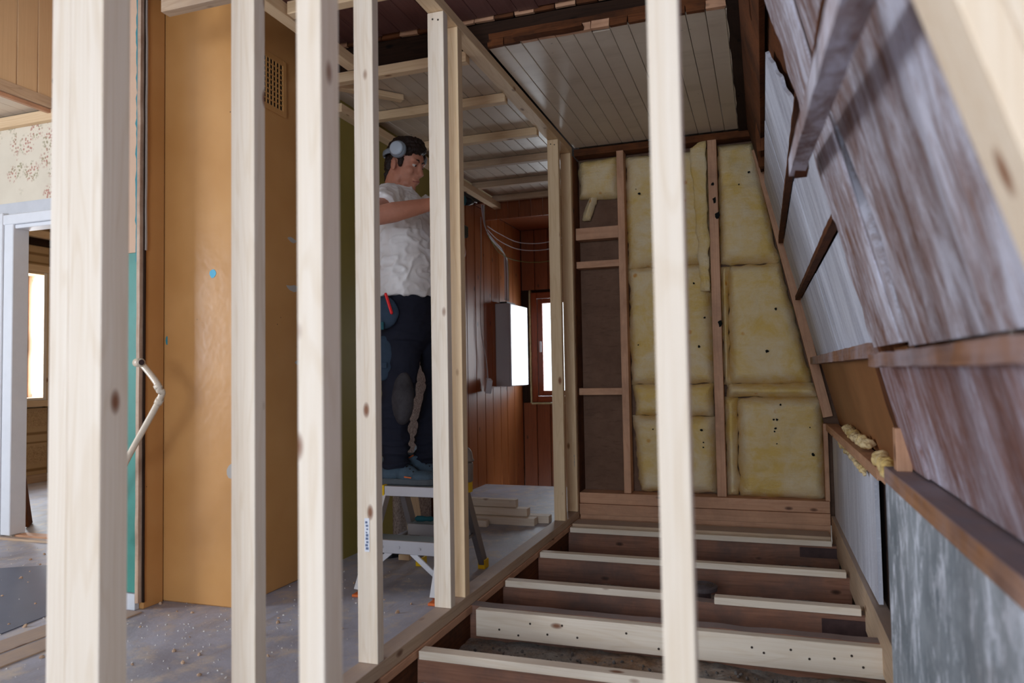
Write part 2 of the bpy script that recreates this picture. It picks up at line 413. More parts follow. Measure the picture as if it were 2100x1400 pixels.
def remeshed(name, bm, vox, mat, parent=None, mw=None, disp=None, sm=4):
    me = mesh_bm(name+'_raw', bm); t = bpy.data.objects.new('tmp', me); COL.objects.link(t)
    m = t.modifiers.new('r', 'REMESH'); m.mode = 'VOXEL'; m.voxel_size = vox; m.use_smooth_shade = True
    if sm: s = t.modifiers.new('s', 'SMOOTH'); s.iterations = sm; s.factor = .5
    bpy.context.view_layer.update(); dg = bpy.context.evaluated_depsgraph_get()
    me2 = bpy.data.meshes.new_from_object(t.evaluated_get(dg)); bpy.data.objects.remove(t)
    me2.name = name
    for p in me2.polygons: p.use_smooth = True
    if disp:
        ns = [v.normal.copy() for v in me2.vertices]
        for v, nn in zip(me2.vertices, ns): v.co = v.co+nn*disp(v.co)
        me2.update()
    me2.materials.clear()
    return link(name, me2, mat, parent, mw)

# ================================================================== STRUCTURE
CEIL = 2.46
# --- floor of the hall and adjoining rooms
fl = struct('floor')
blk('floor_slab', (-6.6, -1.19), (-2.8, 5.93), (-.25, 0), floor_m, fl, bev=0)
blk('floor_edge_board', (-1.19, -1.165), (.9, 4.72), (-.03, -.001), old_batten, fl)
blk('floor_edge_joist', (-1.189, -1.175), (.9, 4.72), (-.25, -.031), brown_rough, fl)
blk('stair_landing', (-2.4, -1.0), (5.93, 7.2), (-.65, -.55), floor_m, fl, bev=0)
blk('board', (-2.535, -2.43), (-.6, 2.36), (.0, .006), pine_dusty, fl)
blk('board', (-2.68, -2.56), (-.6, 2.3), (.0, .004), pine_dusty, fl)
# --- subfloor with old joists
sub = struct('floor_subfloor')
bm = bmesh.new(); bmesh.ops.create_grid(bm, x_segments=130, y_segments=220, size=1)
for v in bm.verts:
    v.co.x = -.39+v.co.x*.80; v.co.y = 2.95+v.co.y*1.85
    q = v.co*3; h = noise.fractal(q, 1, 2, 4)*.022+noise.noise(v.co*28)*.006+noise.noise(v.co*70)*.003
    v.co.z = -.122+h-.03*(v.co.y > 3.25)-.01
dirt = link('dirt_bed', mesh_bm('dirt_bed', bm, True), dirt_m, sub)
blk('deck', (-1.165, .29), (-2.8, 1.1), (-.25, -.002), floor_m, sub, bev=0)
for y0, zt in ((1.42, -.03), (1.86, -.03), (2.335, -.03), (2.825, .0), (3.225, -.03), (3.78, -.03), (4.42, -.03)):
    blk('joist', (-1.175, .36 if y0 > 2.2 else .28), (y0, y0+.055), (-.24, zt-.001), old_joist, sub, worn=.004)
for x0, x1, y, z0, z1 in ((.16, .355, 4.414, -.10, -.045), (.19, .355, 3.219, -.115, -.055)):
    blk('iron_strap', (x0, x1), (y, y+.006), (z0, z1), ironm, sub, bev=.001)
# --- knee wall, concrete and sloping wall
S0 = .36+.2475*.62
def sx(z, off=0): return S0-.2475*z-off        # x of the sloping plane at height z
kw = struct('wall_right_concrete')
blk('concrete_face', (.29, .42), (-2.8, 2.12), (-.25, .655), conc, kw, bev=.004)
def slope_panel(name, yz, off, th, mat, parent, jag=0, n=1):
    pts = []
    for i, (y, z) in enumerate(yz):
        y2, z2 = yz[(i+1) % len(yz)]
        k = max(1, int(math.hypot(y2-y, z2-z)/.02)) if jag and i in jag else 1
        for j in range(k):
            t = j/k; yy, zz = y+(y2-y)*t, z+(z2-z)*t
            if k > 1: yy += noise.noise(Vector((yy*9, zz*13, 3)))*.045+noise.noise(Vector((yy*30, zz*40, 7)))*.018
            pts.append((sx(zz, off), yy, zz))
    return prism(name, pts, (th*.97, 0, th*.24), mat, parent)
wr = struct('wall_right_sloping')
# near whitewashed boards; grain runs up the slope
slope_panel('board', [(1.68, 1.0), (1.68, 2.40), (2.02, 2.40), (2.05, 1.0)], .0, .03, wash, wr, jag=(2,))
slope_panel('board', [(1.60, 1.0), (1.69, 1.42), (1.62, 1.5), (1.60, 2.40), (1.675, 2.40), (1.675, 1.0)], -.004, .03, wash, wr)
slope_panel('board', [(.9, .99), (.9, 2.40), (1.595, 2.40), (1.60, 1.46), (1.52, 1.2), (1.585, .99)], -.0, .03, wash, wr)
slope_panel('board', [(.2, .99), (.2, 2.40), (.895, 2.40), (.895, .99)], .002, .03, wash, wr)
slope_panel('board', [(-.9, .99), (-.9, 2.40), (.195, 2.40), (.195, .99)], -.002, .03, wash, wr)
slope_panel('board', [(-2.8, .99), (-2.8, 2.40), (-.905, 2.40), (-.905, .99)], .0, .03, wash, wr)
for y0, y1, o_ in ((1.83, 2.03, .004), (1.57, 1.826, -.002), (.6, 1.56, .0), (-.5, .595, -.002), (-2.8, -.505, 0)):
    slope_panel('board', [(y0, .70), (y0-.02*(y0 == 1.57), .955), (y1, .955), (y1, .70)], o_, .03, wash2, wr)
# far recessed white panels between battens
for z0, z1, sp in ((1.02, 1.355, 3.35), (1.385, 1.70, 3.1), (1.73, 2.09, 3.5)):
    slope_panel('white_panel', [(2.25 if z0 < 1.7 else 2.42, z0), (2.25 if z0 < 1.7 else 2.74, z1), (sp, z1), (sp, z0)], -.045, .012, whitep, wr, jag=(0,))
    slope_panel('white_panel', [(sp+.006, z0), (sp+.006, z1), (4.66, z1), (4.66, z0)], -.043, .012, whitep, wr)
slope_panel('brown_board', [(1.9, .62), (1.9, 1.0), (4.66, 1.0), (4.66, .62)], -.05, .015, plain('brown_hardboard', lin(156, 104, 64), .5, .3, var=.2, vs=6), wr)
slope_panel('backing', [(1.7, .60), (1.7, 2.44), (4.72, 2.44), (4.72, .60)], -.075, .02, brown_rough, wr)
slope_panel('dark_header', [(2.0, 2.15), (2.0, 2.44), (4.66, 2.44), (4.66, 2.15)], -.04, .02, brown_rough, wr)
def slope_rail(name, y0, y1, z, off, w, h, mat, worn=.0):
    return bar(name, (sx(z, off), y0, z), (sx(z, off), y1, z), w, h, mat, wr, worn=worn)
slope_rail('batten', 2.14, 4.64, 1.715, -.03, .026, .022, brown_rough, .002)
slope_rail('batten', 2.14, 4.64, 1.37, -.03, .026, .024, brown_rough, .002)
slope_rail('rail', 2.12, 4.6, .995, -.022, .06, .04, rail_wood, .002)
slope_rail('rail', -2.5, 1.85, .965, .02, .055, .028, rail_wood, .003)
bar('batten', (.100, .72, 1.33), (.095, 2.0, 1.47), .035, .045, wash, wr, worn=.0015)
bar('batten_end_block', (.105, 1.9, 1.45), (.105, 2.02, 1.46), .03, .03, brown_rough, wr, worn=.004)
bar('batten', (sx(1.56, .008), 1.05, 1.55), (sx(1.56, .008), 2.1, 1.57), .02, .02, brown_rough, wr, worn=.003)
# torn brown edges and rafter beside the opening
def slope_bar(name, y0, z0, y1, z1, off, w, h, mat, worn):
    return bar(name, (sx(z0, off), y0, z0), (sx(z1, off), y1, z1), w, h, mat, wr, up=(0, 1, 0), worn=worn)
slope_bar('rafter', 2.10, .70, 2.12, 2.40, -.05, .06, .05, brown_rough, .006)
slope_bar('splinter', 2.07, .72, 2.06, .98, -.01, .03, .05, brown_rough, .006)
slope_bar('splinter', 1.60, 1.2, 1.70, 1.5, -.03, .012, .10, very_dark, .003)
slope_bar('torn_strip', 2.06, 1.05, 2.10, 1.45, -.03, .02, .06, brown_rough, .006)
slope_bar('torn_strip', 2.08, 1.55, 2.10, 2.2, -.03, .02, .05, brown_rough, .006)
blk('blocking', (.30, .335), (2.0, 2.04), (.695, .80), old_batten, wr)
# ledges
le = struct('trim_1')
blk('ledge', (.285, .37), (-2.6, 2.10), (.655, .695), ledge_wood, le, bev=.002)
lf = struct('trim_2')
blk('ledge', (.335, .40), (2.62, 4.66), (.585, .625), old_batten, lf, bev=.002)
blk('ledge', (.33, .39), (2.14, 2.60), (.60, .635), old_batten, lf, bev=.002)
kb = struct('wall_right_knee')
bm_pts = [(.37, 2.97, .09), (.37, 2.97, .575), (.37, 3.62, .58), (.37, 3.62, .08)]
prism('white_board', bm_pts, (.015, 0, 0), whitep, kb)
prism('white_board', [(.371, 3.625, .08), (.371, 3.625, .58), (.371, 4.7, .58), (.371, 4.7, .065)], (.015, 0, 0), whitep, kb)
blk('sole_plate', (.35, .40), (2.2, 4.7), (-.09, .082), pine_dusty, kb, axis=1)
blk('backing_board', (.402, .44), (2.66, 4.84), (-.3, .6), very_dark, kb, bev=0)
blk('brown_post', (.385, .405), (2.72, 2.80), (.09, .58), brown_rough, kb, worn=.004)
blk('gap_shade_sheet', (.41, .45), (2.15, 2.95), (-.2, .62), very_dark, kb, bev=0)  # dark sheet whose colour stands in for shade in the knee wall gap
# --- back wall of the stripped room
wb = struct('wall_back')
blk('fibre_board', (-1.165, .1), (4.86, 4.88), (.0, 2.46), fibre, wb, bev=0)
blk('fibre_board', (.1, .5), (4.84, 4.86), (.0, 2.2), fibre, wb, bev=0)
for (a, b, c, d) in ((-.875, -.83, -.875, -.83), (-.295, -.24, -.28, -.24)):
    blk('batten', (a, b), (4.72, 4.82), (.167, 2.405), old_batten, wb)
for z0, z1 in ((1.835, 1.915), (1.645, 1.69), (.80, .845)):
    blk('noggin', (-1.165, -.877), (4.74, 4.82), (z0, z1), old_batten, wb)
bar('sloped_batten', (.0, 4.76, 2.32), (.355, 4.76, .66), .05, .055, old_batten, wb, up=(1, 0, 0))
blk('batten', (.325, .35), (4.73, 4.8), (.16, .62), old_batten, wb)
for z0, z1, y in ((.096, .165, 4.70), (.026, .094, 4.69), (-.10, .024, 4.705)):
    blk('sill_beam', (-1.165, .345), (y, 4.84), (z0, z1), old_batten, wb)
blk('top_beam', (-1.165, .1), (4.735, 4.84), (2.405, 2.45), brown_rough, wb)
blk('outer_board', (-1.17, .6), (4.9, 4.95), (-.3, 2.6), out_wall, wb, bev=0)
blk('corner_board', (-1.20, -1.167), (4.712, 4.953), (.002, 2.40), brown_rough, wb)
for (x_, z_, r_) in ((-.262, 2.02, .012), (-.245, 1.92, .014), (-.25, 1.24, .012), (-.27, 2.12, .008)):
    disc('tar_paper_scrap', (x_, 4.719, z_), (0, -1, 0), r_, mould, wb, t=.003, seg=7, jit=.5, ry=r_*1.6)
# --- ceiling: white planks both sides of the partition, dark planks nearer, opening between
cl = struct('ceiling')
x = -1.163; i = 0
while x < -.17:
    y0 = 3.12+random.uniform(-.02, .02)
    blk('white_plank', (x, x+.079), (y0, 4.735), (CEIL, CEIL+.012), white_board, cl, bev=.002); x += .0815; i += 1
blk('edge_strip', (x, x+.014), (3.12, 4.735), (CEIL-.006, CEIL+.012), white_board, cl)
blk('bare_board', (x+.016, x+.13), (3.05, 4.735), (CEIL+.002, CEIL+.014), brown_rough, cl)
x = -2.10
while x < -1.27:
    blk('white_plank', (x, min(x+.079, -1.242)), (3.08+random.uniform(-.02, .02), 5.70), (CEIL-.03, CEIL-.018), white_board, cl, bev=.002); x += .0815
DZ = 2.62
x = -2.52
while x < .0:
    blk('dark_plank', (x, x+.098), (-.4, 3.13+random.uniform(-.015, .015)), (DZ, DZ+.012), dark_ceil, cl, bev=.002); x += .1
x = -2.52
while x < -.15:
    blk('board_end', (x, x+.094), (3.140, 3.156), (DZ-.012, DZ+.012), old_batten if random.random() < .6 else brown_rough, cl, worn=.003); x += .0985
x = -1.16
while x < -.17:
    blk('board_end', (x, x+.077), (3.092, 3.114), (CEIL-.002, CEIL+.032), old_batten if random.random() < .4 else brown_rough, cl, worn=.003); x += .0815
for y, m_, z in ((3.16, very_dark, 2.475), (3.125, brown_rough, 2.50)):
    blk('ceiling_joist', (-1.165 if z == 2.5 else -2.4, .1), (y, y+.03), (z, 2.605 if z < 2.5 else 2.535), m_, cl, worn=.004)
blk('niche_deck', (-2.6, -2.05), (3.15, 3.3), (2.44, 2.60), very_dark, cl, bev=0)
blk('torn_board', (-1.02, -.7), (3.04, 3.09), (CEIL-.004, CEIL+.01), brown_rough, cl, worn=.004)
blk('upper_deck', (-2.6, .5), (-2.8, 7.2), (CEIL+.20, CEIL+.24), very_dark, cl, bev=0)
blk('upper_deck', (-6.8, -2.55), (-2.8, 3.3), (3.4, 3.45), out_wall, cl, bev=0)
blk('upper_deck', (-6.8, -2.3), (3.3, 7.2), (2.75, 2.8), out_wall, cl, bev=0)
for (a, b) in ((-.10, .0), (-.01, .09)):
    blk('rafter_stub', (a, b-.01), (2.9, 4.72), (CEIL-.02, CEIL+.06), very_dark, cl, worn=.006)
# ragged boards in the corner under the roof
for (p0, p1, w, h) in (((-.02, 2.75, 2.42), (.02, 3.1, 2.34), .05, .02), ((.0, 3.0, 2.40), (.04, 3.5, 2.2), .06, .02), ((.02, 3.9, 2.38), (.03, 4.0, 2.1), .05, .03), ((.03, 4.3, 2.4), (.05, 4.35, 2.1), .08, .03), ((-.03, 2.3, 2.35), (.03, 2.8, 2.25), .06, .02)):
    bar('torn_board', p0, p1, w, h, brown_rough, cl, worn=.008)
# --- hall left side: chimney, olive wall, panelled stairwell
ch = struct('wall_left_chimney')
blk('chimney_breast', (-2.60, -2.09), (2.51, 3.22), (0, 2.70), ochre, ch, bev=.006)
blk('niche_wall', (-2.60, -2.465), (2.40, 2.505), (0, 2.70), ochre, ch, bev=.002)
jb = struct('door_1')
blk('pink_plaster', (-2.60, -2.478), (2.385, 2.399), (1.49, 2.70), pinkish, jb, bev=0)
blk('teal_panel', (-2.60, -2.485), (2.383, 2.398), (.07, 1.488), teal, jb, bev=0)
prism('torn_paint_edge', [(-2.497+noise.noise(Vector((0, 0, z*6.)))*.004+noise.noise(Vector((5, 2, z*31.)))*.009+noise.noise(Vector((1, 2, z*77.)))*.006-.002, 2.384, z) for k, z in enumerate([1.45+i*.022 for i in range(54)])]+[(-2.478, 2.384, 2.62), (-2.478, 2.384, 1.45)], (0, -.002, 0), teal_edge, jb)
blk('trim_board', (-2.484, -2.467), (2.374, 2.40), (.03, 2.7), wood('cream_worn_trim', lin(206, 182, 160), lin(170, 130, 100), lin(90, 50, 30), dirt=lin(110, 70, 46), dirt_amt=.6), jb, worn=.0015)
blk('gap_shade_strip', (-2.4665, -2.458), (2.392, 2.3995), (.03, 2.7), very_dark, jb, worn=.001)  # solid strip, the shade of a narrow gap put into its colour
blk('plaster_crumb_edge', (-2.4575, -2.4535), (2.392, 2.3995), (1.5, 2.6), filler_m, jb, worn=.002)
blk('casing_base', (-2.60, -2.485), (2.375, 2.398), (.0, .066), plaster_grey, jb)
wl = struct('wall_left_olive')
blk('olive_plaster', (-2.25, -2.10), (3.225, 4.95), (1.13, 2.62), olive, wl, bev=0)
blk('olive_plaster', (-2.25, -2.10), (3.225, 3.88), (0, 1.13), olive, wl, bev=0)
blk('wallpaper_panel', (-2.25, -2.105), (3.885, 4.42), (.0, 1.128), speck, wl, bev=0)
disc('paint_patch', (-2.1045, 4.30, .40), (1, 0, 0), .13, pale_blue, wl, ry=.12, jit=.2, seg=16)
blk('jamb_strip', (-2.25, -2.08), (4.43, 4.47), (.0, 1.128), brown_rough, wl, worn=.003)
blk('speckled_board', (-2.25, -2.11), (4.48, 4.95), (.0, 1.128), speck, wl, bev=0)
wp = struct('wall_left_panelling')
ys = [4.96, 5.12, 5.25, 5.40, 5.556, 5.75, 5.948, 6.14, 6.34, 6.522, 6.736, 6.995]
for a, b in zip(ys[:-1], ys[1:]):
    blk('plank', (-2.315, -2.30), (a+.004, b-.004), (-.6, 2.398), panel_wood, wp, bev=.003, axis=2)
blk('backing', (-2.36, -2.316), (4.95, 7.0), (-.6, 2.5), very_dark, wp, bev=0)
sc_ = struct('ceiling_stairwell')
for k in range(10):
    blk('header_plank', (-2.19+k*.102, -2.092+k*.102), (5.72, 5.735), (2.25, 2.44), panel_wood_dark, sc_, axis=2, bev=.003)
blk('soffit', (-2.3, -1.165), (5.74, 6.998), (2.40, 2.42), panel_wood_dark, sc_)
we = struct('wall_back_stairwell')
xs = [-2.298+i*.141 for i in range(9)]
for a, b in zip(xs[:-1], xs[1:]):
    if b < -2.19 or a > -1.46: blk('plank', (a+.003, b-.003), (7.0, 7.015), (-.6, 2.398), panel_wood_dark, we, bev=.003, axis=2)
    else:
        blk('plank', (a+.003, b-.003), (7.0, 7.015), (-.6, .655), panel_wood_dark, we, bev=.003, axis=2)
        blk('plank', (a+.003, b-.003), (7.0, 7.015), (1.79, 2.398), panel_wood_dark, we, bev=.003, axis=2)
blk('backing', (-2.36, -2.215), (7.016, 7.06), (-.6, 2.5), very_dark, we, bev=0)
blk('backing', (-1.44, -1.0), (7.016, 7.06), (-.6, 2.5), very_dark, we, bev=0)
blk('backing', (-2.215, -1.44), (7.016, 7.06), (-.6, .64), very_dark, we, bev=0)
blk('backing', (-2.215, -1.44), (7.016, 7.06), (1.762, 2.5), very_dark, we, bev=0)
ww = struct('wall_right_stairwell')
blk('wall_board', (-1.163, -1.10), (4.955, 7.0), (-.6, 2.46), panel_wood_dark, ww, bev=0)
# stairwell window
w1 = struct('window_1')
for X, Z in (((-2.20, -2.14), (.66, 1.76)), ((-1.52, -1.46), (.66, 1.76)), ((-2.14, -1.52), (1.70, 1.76)), ((-2.14, -1.52), (.66, .72))):
    blk('window_frame', X, (6.99, 7.06), Z, frame_wood, w1, bev=.004)
for X, Z in (((-2.138, -2.085), (.722, 1.698)), ((-1.575, -1.522), (.722, 1.698)), ((-2.085, -1.575), (1.65, 1.698)), ((-2.085, -1.575), (.722, .775))):
    blk('sash', X, (7.01, 7.05), Z, frame_wood, w1, bev=.004)
blk('glass_pane', (-2.085, -1.575), (7.028, 7.034), (.775, 1.65), glass, w1, bev=0)
blk('sealing_foam', (-2.214, -2.201), (6.975, 7.05), (.65, 1.78), foam, w1, worn=.005)
blk('sealing_foam', (-2.2, -1.5), (6.975, 7.05), (.642, .658), foam, w1, worn=.005)
blk('window_handle', (-2.118, -2.098), (6.99, 7.008), (1.16, 1.27), grey_metal, w1, bev=.003)
# --- left rooms
wc = struct('wall_left_wallpapered')
blk('wallpaper', (-6.6, -4.37), (3.25, 3.31), (0, 2.62), floralm, wc, bev=0)
blk('wallpaper', (-4.37, -3.35), (3.25, 3.31), (2.04, 2.62), floralm, wc, bev=0)
blk('wallpaper', (-3.35, -2.61), (3.25, 3.31), (0, 2.62), floralm, wc, bev=0)
blk('plaster_band', (-4.62, -3.2), (3.244, 3.249), (1.99, 2.065), plaster_grey, wc, bev=0)
blk('upper_wall', (-6.6, -2.61), (3.315, 3.36), (2.05, 3.4), out_wall, wc, bev=0)
d2 = struct('door_2')
blk('casing', (-4.50, -4.435), (3.215, 3.249), (0, 2.0), white_paint, d2, bev=.004)
blk('casing', (-4.434, -4.355), (3.225, 3.33), (.02, 1.97), white_paint, d2, bev=.004)
blk('head_casing', (-4.50, -3.3), (3.22, 3.249), (1.925, 1.988), white_paint, d2, bev=.004)
blk('head_jamb', (-4.354, -3.42), (3.235, 3.33), (1.90, 1.924), white_paint, d2, bev=.003)
blk('casing', (-3.40, -3.33), (3.215, 3.249), (0, 1.92), white_paint, d2, bev=.004)
blk('threshold', (-4.50, -3.3), (3.20, 3.24), (0, .014), pine_dusty, d2)
blk('threshold', (-4.355, -3.35), (3.255, 3.33), (0, .02), old_batten, d2)
blk('hinge', (-4.512, -4.50), (3.205, 3.222), (1.47, 1.60), ironm, d2, bev=.003)
bk = struct('wall_left_bulkhead')
for k in range(9):
    blk('plank', (-4.045, -4.03), (3.25-.128*(k+1)+.003, 3.25-.128*k-.003), (2.665, 3.38), tan_boards, bk, bev=.003, axis=2)
blk('edge_beam', (-4.06, -4.02), (2.1, 3.249), (2.60, 2.664), pine_dusty, bk)
blk('edge_beam', (-4.06, -4.035), (2.1, 3.249), (2.575, 2.598), old_batten, bk)
blk('wall_batten', (-5.2, -4.0), (3.21, 3.248), (2.535, 2.60), pine_warm, bk)
for k in range(8):
    blk('ceiling_plank', (-4.065-.1*(k+1)+.003, -4.065-.1*k), (2.1, 3.24), (2.62, 2.632), white_board, bk, bev=.002)
blk('upper_wall', (-4.03, -2.6), (3.24, 3.249), (2.625, 3.38), tan_boards, bk)
tp = struct('wall_left_partition')
blk('core', (-2.72, -2.61), (2.40, 3.24), (0, 3.4), pinkish, tp, bev=0)
blk('header', (-2.65, -2.53), (-2.8, 2.375), (DZ+.02, 3.4), out_wall, tp, bev=0)
# far room with window in the outer wall
wf = struct('wall_left_outer')
XW = -6.50
blk('damask_wallpaper', (-6.60, XW-.04), (3.37, 4.36), (0, 2.74), dam, wf, bev=0)
blk('damask_wallpaper', (-6.60, XW-.04), (5.20, 7.1), (0, 2.74), dam, wf, bev=0)
blk('damask_wallpaper', (-6.60, XW-.04), (4.36, 5.20), (0, .70), dam, wf, bev=0)
blk('damask_wallpaper', (-6.60, XW-.04), (4.36, 5.20), (2.06, 2.74), dam, wf, bev=0)
blk('stud', (XW-.039, XW), (4.84, 4.90), (.08, .712), pine_warm, wf)
blk('rail', (XW-.039, XW), (4.3, 5.7), (.714, .775), pine_warm, wf)
blk('rail', (XW-.039, XW), (4.3, 5.7), (1.995, 2.06), pine_warm, wf)
blk('rail', (XW-.039, XW+.03), (4.3, 5.7), (2.325, 2.39), pine_warm, wf)
blk('stud', (XW-.039, XW), (4.90, 4.96), (2.062, 2.323), pine_warm, wf)
blk('stud', (XW-.039, XW), (5.162, 5.22), (.777, 1.993), pine_warm, wf)
blk('gap_shade_strip', (XW-.039, XW-.03), (4.962, 5.7), (2.25, 2.322), very_dark, wf)  # solid strip coloured dark as the shaded gap under the rail
blk('baseboard', (XW-.039, XW-.015), (4.3, 5.8), (0, .075), pine_dusty, wf)
w2 = struct('window_2')
blk('reveal', (-6.70, XW), (5.125, 5.160), (.777, 1.993), pine, w2)
blk('reveal', (-6.70, XW), (4.44, 5.124), (.777, .80), pine, w2)
blk('reveal', (-6.70, XW), (4.44, 5.124), (1.97, 1.993), pine_warm, w2)
blk('reveal', (-6.70, XW), (4.40, 4.438), (.777, 1.993), pine, w2)
for Y, Z in (((5.10, 5.16), (.78, 1.99)), ((4.40, 4.46), (.78, 1.99)), ((4.46, 5.10), (1.93, 1.99)), ((4.46, 5.10), (.78, .84))):
    blk('window_frame', (-6.77, -6.702), Y, Z, old_batten, w2, bev=.003)
for Y, Z in (((5.065, 5.098), (.842, 1.928)), ((4.462, 4.50), (.842, 1.928)), ((4.50, 5.065), (1.89, 1.928)), ((4.50, 5.065), (.842, .88))):
    blk('sash', (-6.76, -6.71), Y, Z, frame_wood, w2, bev=.003)
blk('glass_pane', (-6.735, -6.73), (4.50, 5.065), (.88, 1.89), glass, w2, bev=0)
blk('window_handle', (-6.708, -6.69), (5.07, 5.095), (1.22, 1.40), grey_metal, w2, bev=.003)
# --- shell
wo = struct('wall_outer_shell')
blk('outer_wall', (-6.85, -6.64), (-2.8, 3.36), (0, .7), out_wall, wo, bev=0)
blk('outer_wall', (-6.85, -6.64), (-2.8, 3.36), (2.3, 3.4), out_wall, wo, bev=0)
blk('outer_wall', (-6.85, -6.64), (.6, 3.36), (.7, 2.3), out_wall, wo, bev=0)
blk('outer_wall', (-6.85, -6.64), (-2.8, -1.2), (.7, 2.3), out_wall, wo, bev=0)
blk('outer_wall', (-6.98, -6.63), (3.37, 4.38), (0, 2.78), out_wall, wo, bev=0)
blk('outer_wall', (-6.98, -6.63), (5.18, 7.1), (0, 2.78), out_wall, wo, bev=0)
blk('outer_wall', (-6.98, -6.61), (4.38, 5.18), (0, .775), out_wall, wo, bev=0)
blk('outer_wall', (-6.98, -6.61), (4.38, 5.18), (1.995, 2.78), out_wall, wo, bev=0)
blk('outer_wall', (-6.98, -2.37), (7.0, 7.05), (-.1, 2.78), dam, wo, bev=0)
blk('outer_wall', (-6.85, -1.1), (-2.85, -2.7), (0, 3.4), out_wall, wo, bev=0)
blk('outer_wall', (.3, .6), (-2.85, -2.7), (0, 3.4), out_wall, wo, bev=0)
blk('outer_wall', (-1.1, .3), (-2.85, -2.7), (0, .65), out_wall, wo, bev=0)
blk('outer_wall', (-1.1, .3), (-2.85, -2.7), (2.05, 3.4), out_wall, wo, bev=0)
blk('far_room_floor', (-6.6, -2.4), (5.94, 7.0), (-.2, -.001), floor_m, wo, bev=0)
blk('far_room_wall', (-2.40, -2.37), (3.3, 7.0), (-.6, 2.78), dam, wo, bev=0)
blk('far_room_ceiling', (-6.5, -2.41), (3.37, 6.9), (2.60, 2.62), white_board, wo, bev=0)
blk('outer_wall', (.45, .55), (-2.8, 4.9), (-.3, 2.7), out_wall, wo, bev=0)

# ================================================================== THE NEW PARTITION
XA0, XA1 = -1.24, -1.17
ZT = 2.41
def stud(label, X, Y, Z=(.047, ZT-.002), mat=None, name='wall_stud', group='upright studs of the new partition'):
    return tag(blk(name, X, Y, Z, mat or pine), label, 'stud', group)
tag(blk('bottom_plate', (XA0, XA1), (.9, 4.70), (.001, .046), pine_dusty), 'long dusty pine plate on the floor edge carrying the partition studs', 'plate')
tag(blk('top_plate', (XA0, XA1), (.9, 4.70), (ZT, ZT+.045), pine_warm), 'long pine plate under the ceiling capping the partition studs', 'plate')
corner_st = stud('widest pale doubled post, blurred, next to the doorway with wallpaper above', (-1.25, -1.168), (1.035, 1.099))
st2 = stud('pale stud standing in front of the ochre chimney edge, with knotty shaded side', (XA0, XA1), (1.473, 1.515))
st3 = stud('stud with a white paper sticker low on its face, covering the man\'s back', (XA0, XA1), (2.056, 2.095))
st4 = stud('stud directly in front of the man\'s chest and arm, knots in a row', (XA0, XA1), (2.622, 2.664))
st5 = stud('warmer toned stud close behind the one covering the man\'s arm, small barcode near top', (XA0, XA1), (2.765, 2.812), mat=pine_warm)
st6 = stud('slim far stud next to the window, second from the yellow insulated wall', (XA0, XA1), (4.345, 4.385), mat=pine_warm)
st7 = stud('end stud of the partition against the bare fibre board bay', (XA0, XA1), (4.655, 4.697), mat=pine_warm)
# second stud beside the corner post is part of the doubled post
o = blk('doubling_stud', (-1.30, -1.2515), (1.036, 1.095), (.047, ZT-.002), pine, corner_st)
cs = 'studs of the cross partition nearest the camera'
stud('thick pale blurred stud between the chimney and the olive wall', (-.711, -.664), (1.0, 1.054), mat=pine, group=cs)
stud('very blurred pale stud rising in front of the yellow insulation', (-.138, -.096), (1.0, 1.036), mat=pine, group=cs)
tag(blk('bottom_plate', (-1.165, .28), (.99, 1.06), (.001, .046), pine_dusty), 'pine floor plate of the near cross partition, below the thick blurred studs', 'plate')
tag(blk('top_plate', (-1.165, -.1), (.99, 1.06), (ZT, ZT+.045), pine_warm), 'pine ceiling plate of the near cross partition, above the thick blurred studs', 'plate')
def slant(label, x0, x1, y0, y1):
    zb, zt = 1.0, 2.0; f = lambda x, z: x-.309*(z-1.22)
    me = prism('slanting_stud', [(f(x0, zb), y0, zb), (f(x1, zb), y0, zb), (f(x1, zt), y0, zt), (f(x0, zt), y0, zt)], (0, y1-y0, 0), WOODZ, bev=.0015)
    return tag(me, label, 'stud', 'slanting studs following the sloping wall')
WOODZ = wood('new_pine_world', lin(238, 220, 196), lin(216, 188, 154), lin(140, 92, 62), ax=2)
slant('slanting pale stud with pinkish shaded side, leaning along the sloping wall', .141, .169, .60, .685)
slant('second slanting stud tight behind its twin at the picture corner', .170, .192, .602, .68)

# stickers and stamps (parts of their studs)
def sticker(parent, x0, x1, y, z0, z1, stamp=False):
    s = None
    if not stamp: s = blk('paper_sticker', (x0, x1), (y-.0012, y-.0002), (z0, z1), sticker_w, parent, bev=0)
    bm = bmesh.new(); n = 9 if not stamp else 12
    for i in range(n):
        z = z0+(z1-z0)*(.06+.88*i/n); h = (z1-z0)/n*random.uniform(.3, .75); w = (x1-x0)*random.uniform(.3, .6)
        cx = (x0+x1)/2+random.uniform(-.1, .1)*(x1-x0)
        bmesh.ops.create_cube(bm, size=1, matrix=Matrix.Translation((cx, y-.0014, z+h/2)) @ Matrix.Diagonal((w, .0004, h, 1)))
    o = link('print', mesh_bm('print', bm), ink if not stamp else ink2, s or parent); o['kind'] = 'stuff'
sticker(st3, -1.213, -1.196, 2.056, .395, .50)
sticker(st5, -1.238, -1.229, 2.765, 2.05, 2.15)
sticker(st7, -1.19, -1.18, 4.655, .33, .42, True)
# knots' nail heads at stud tops
for st, xx, yy in ((st4, -1.205, 2.622), (st6, -1.205, 4.345)):
    for dx, dz in ((-.012, -.03), (.012, -.036)):
        disc('screw_head', (xx+dx, yy, ZT+dz), (0, -1, 0), .004, screw_m, st, t=.001, seg=8)

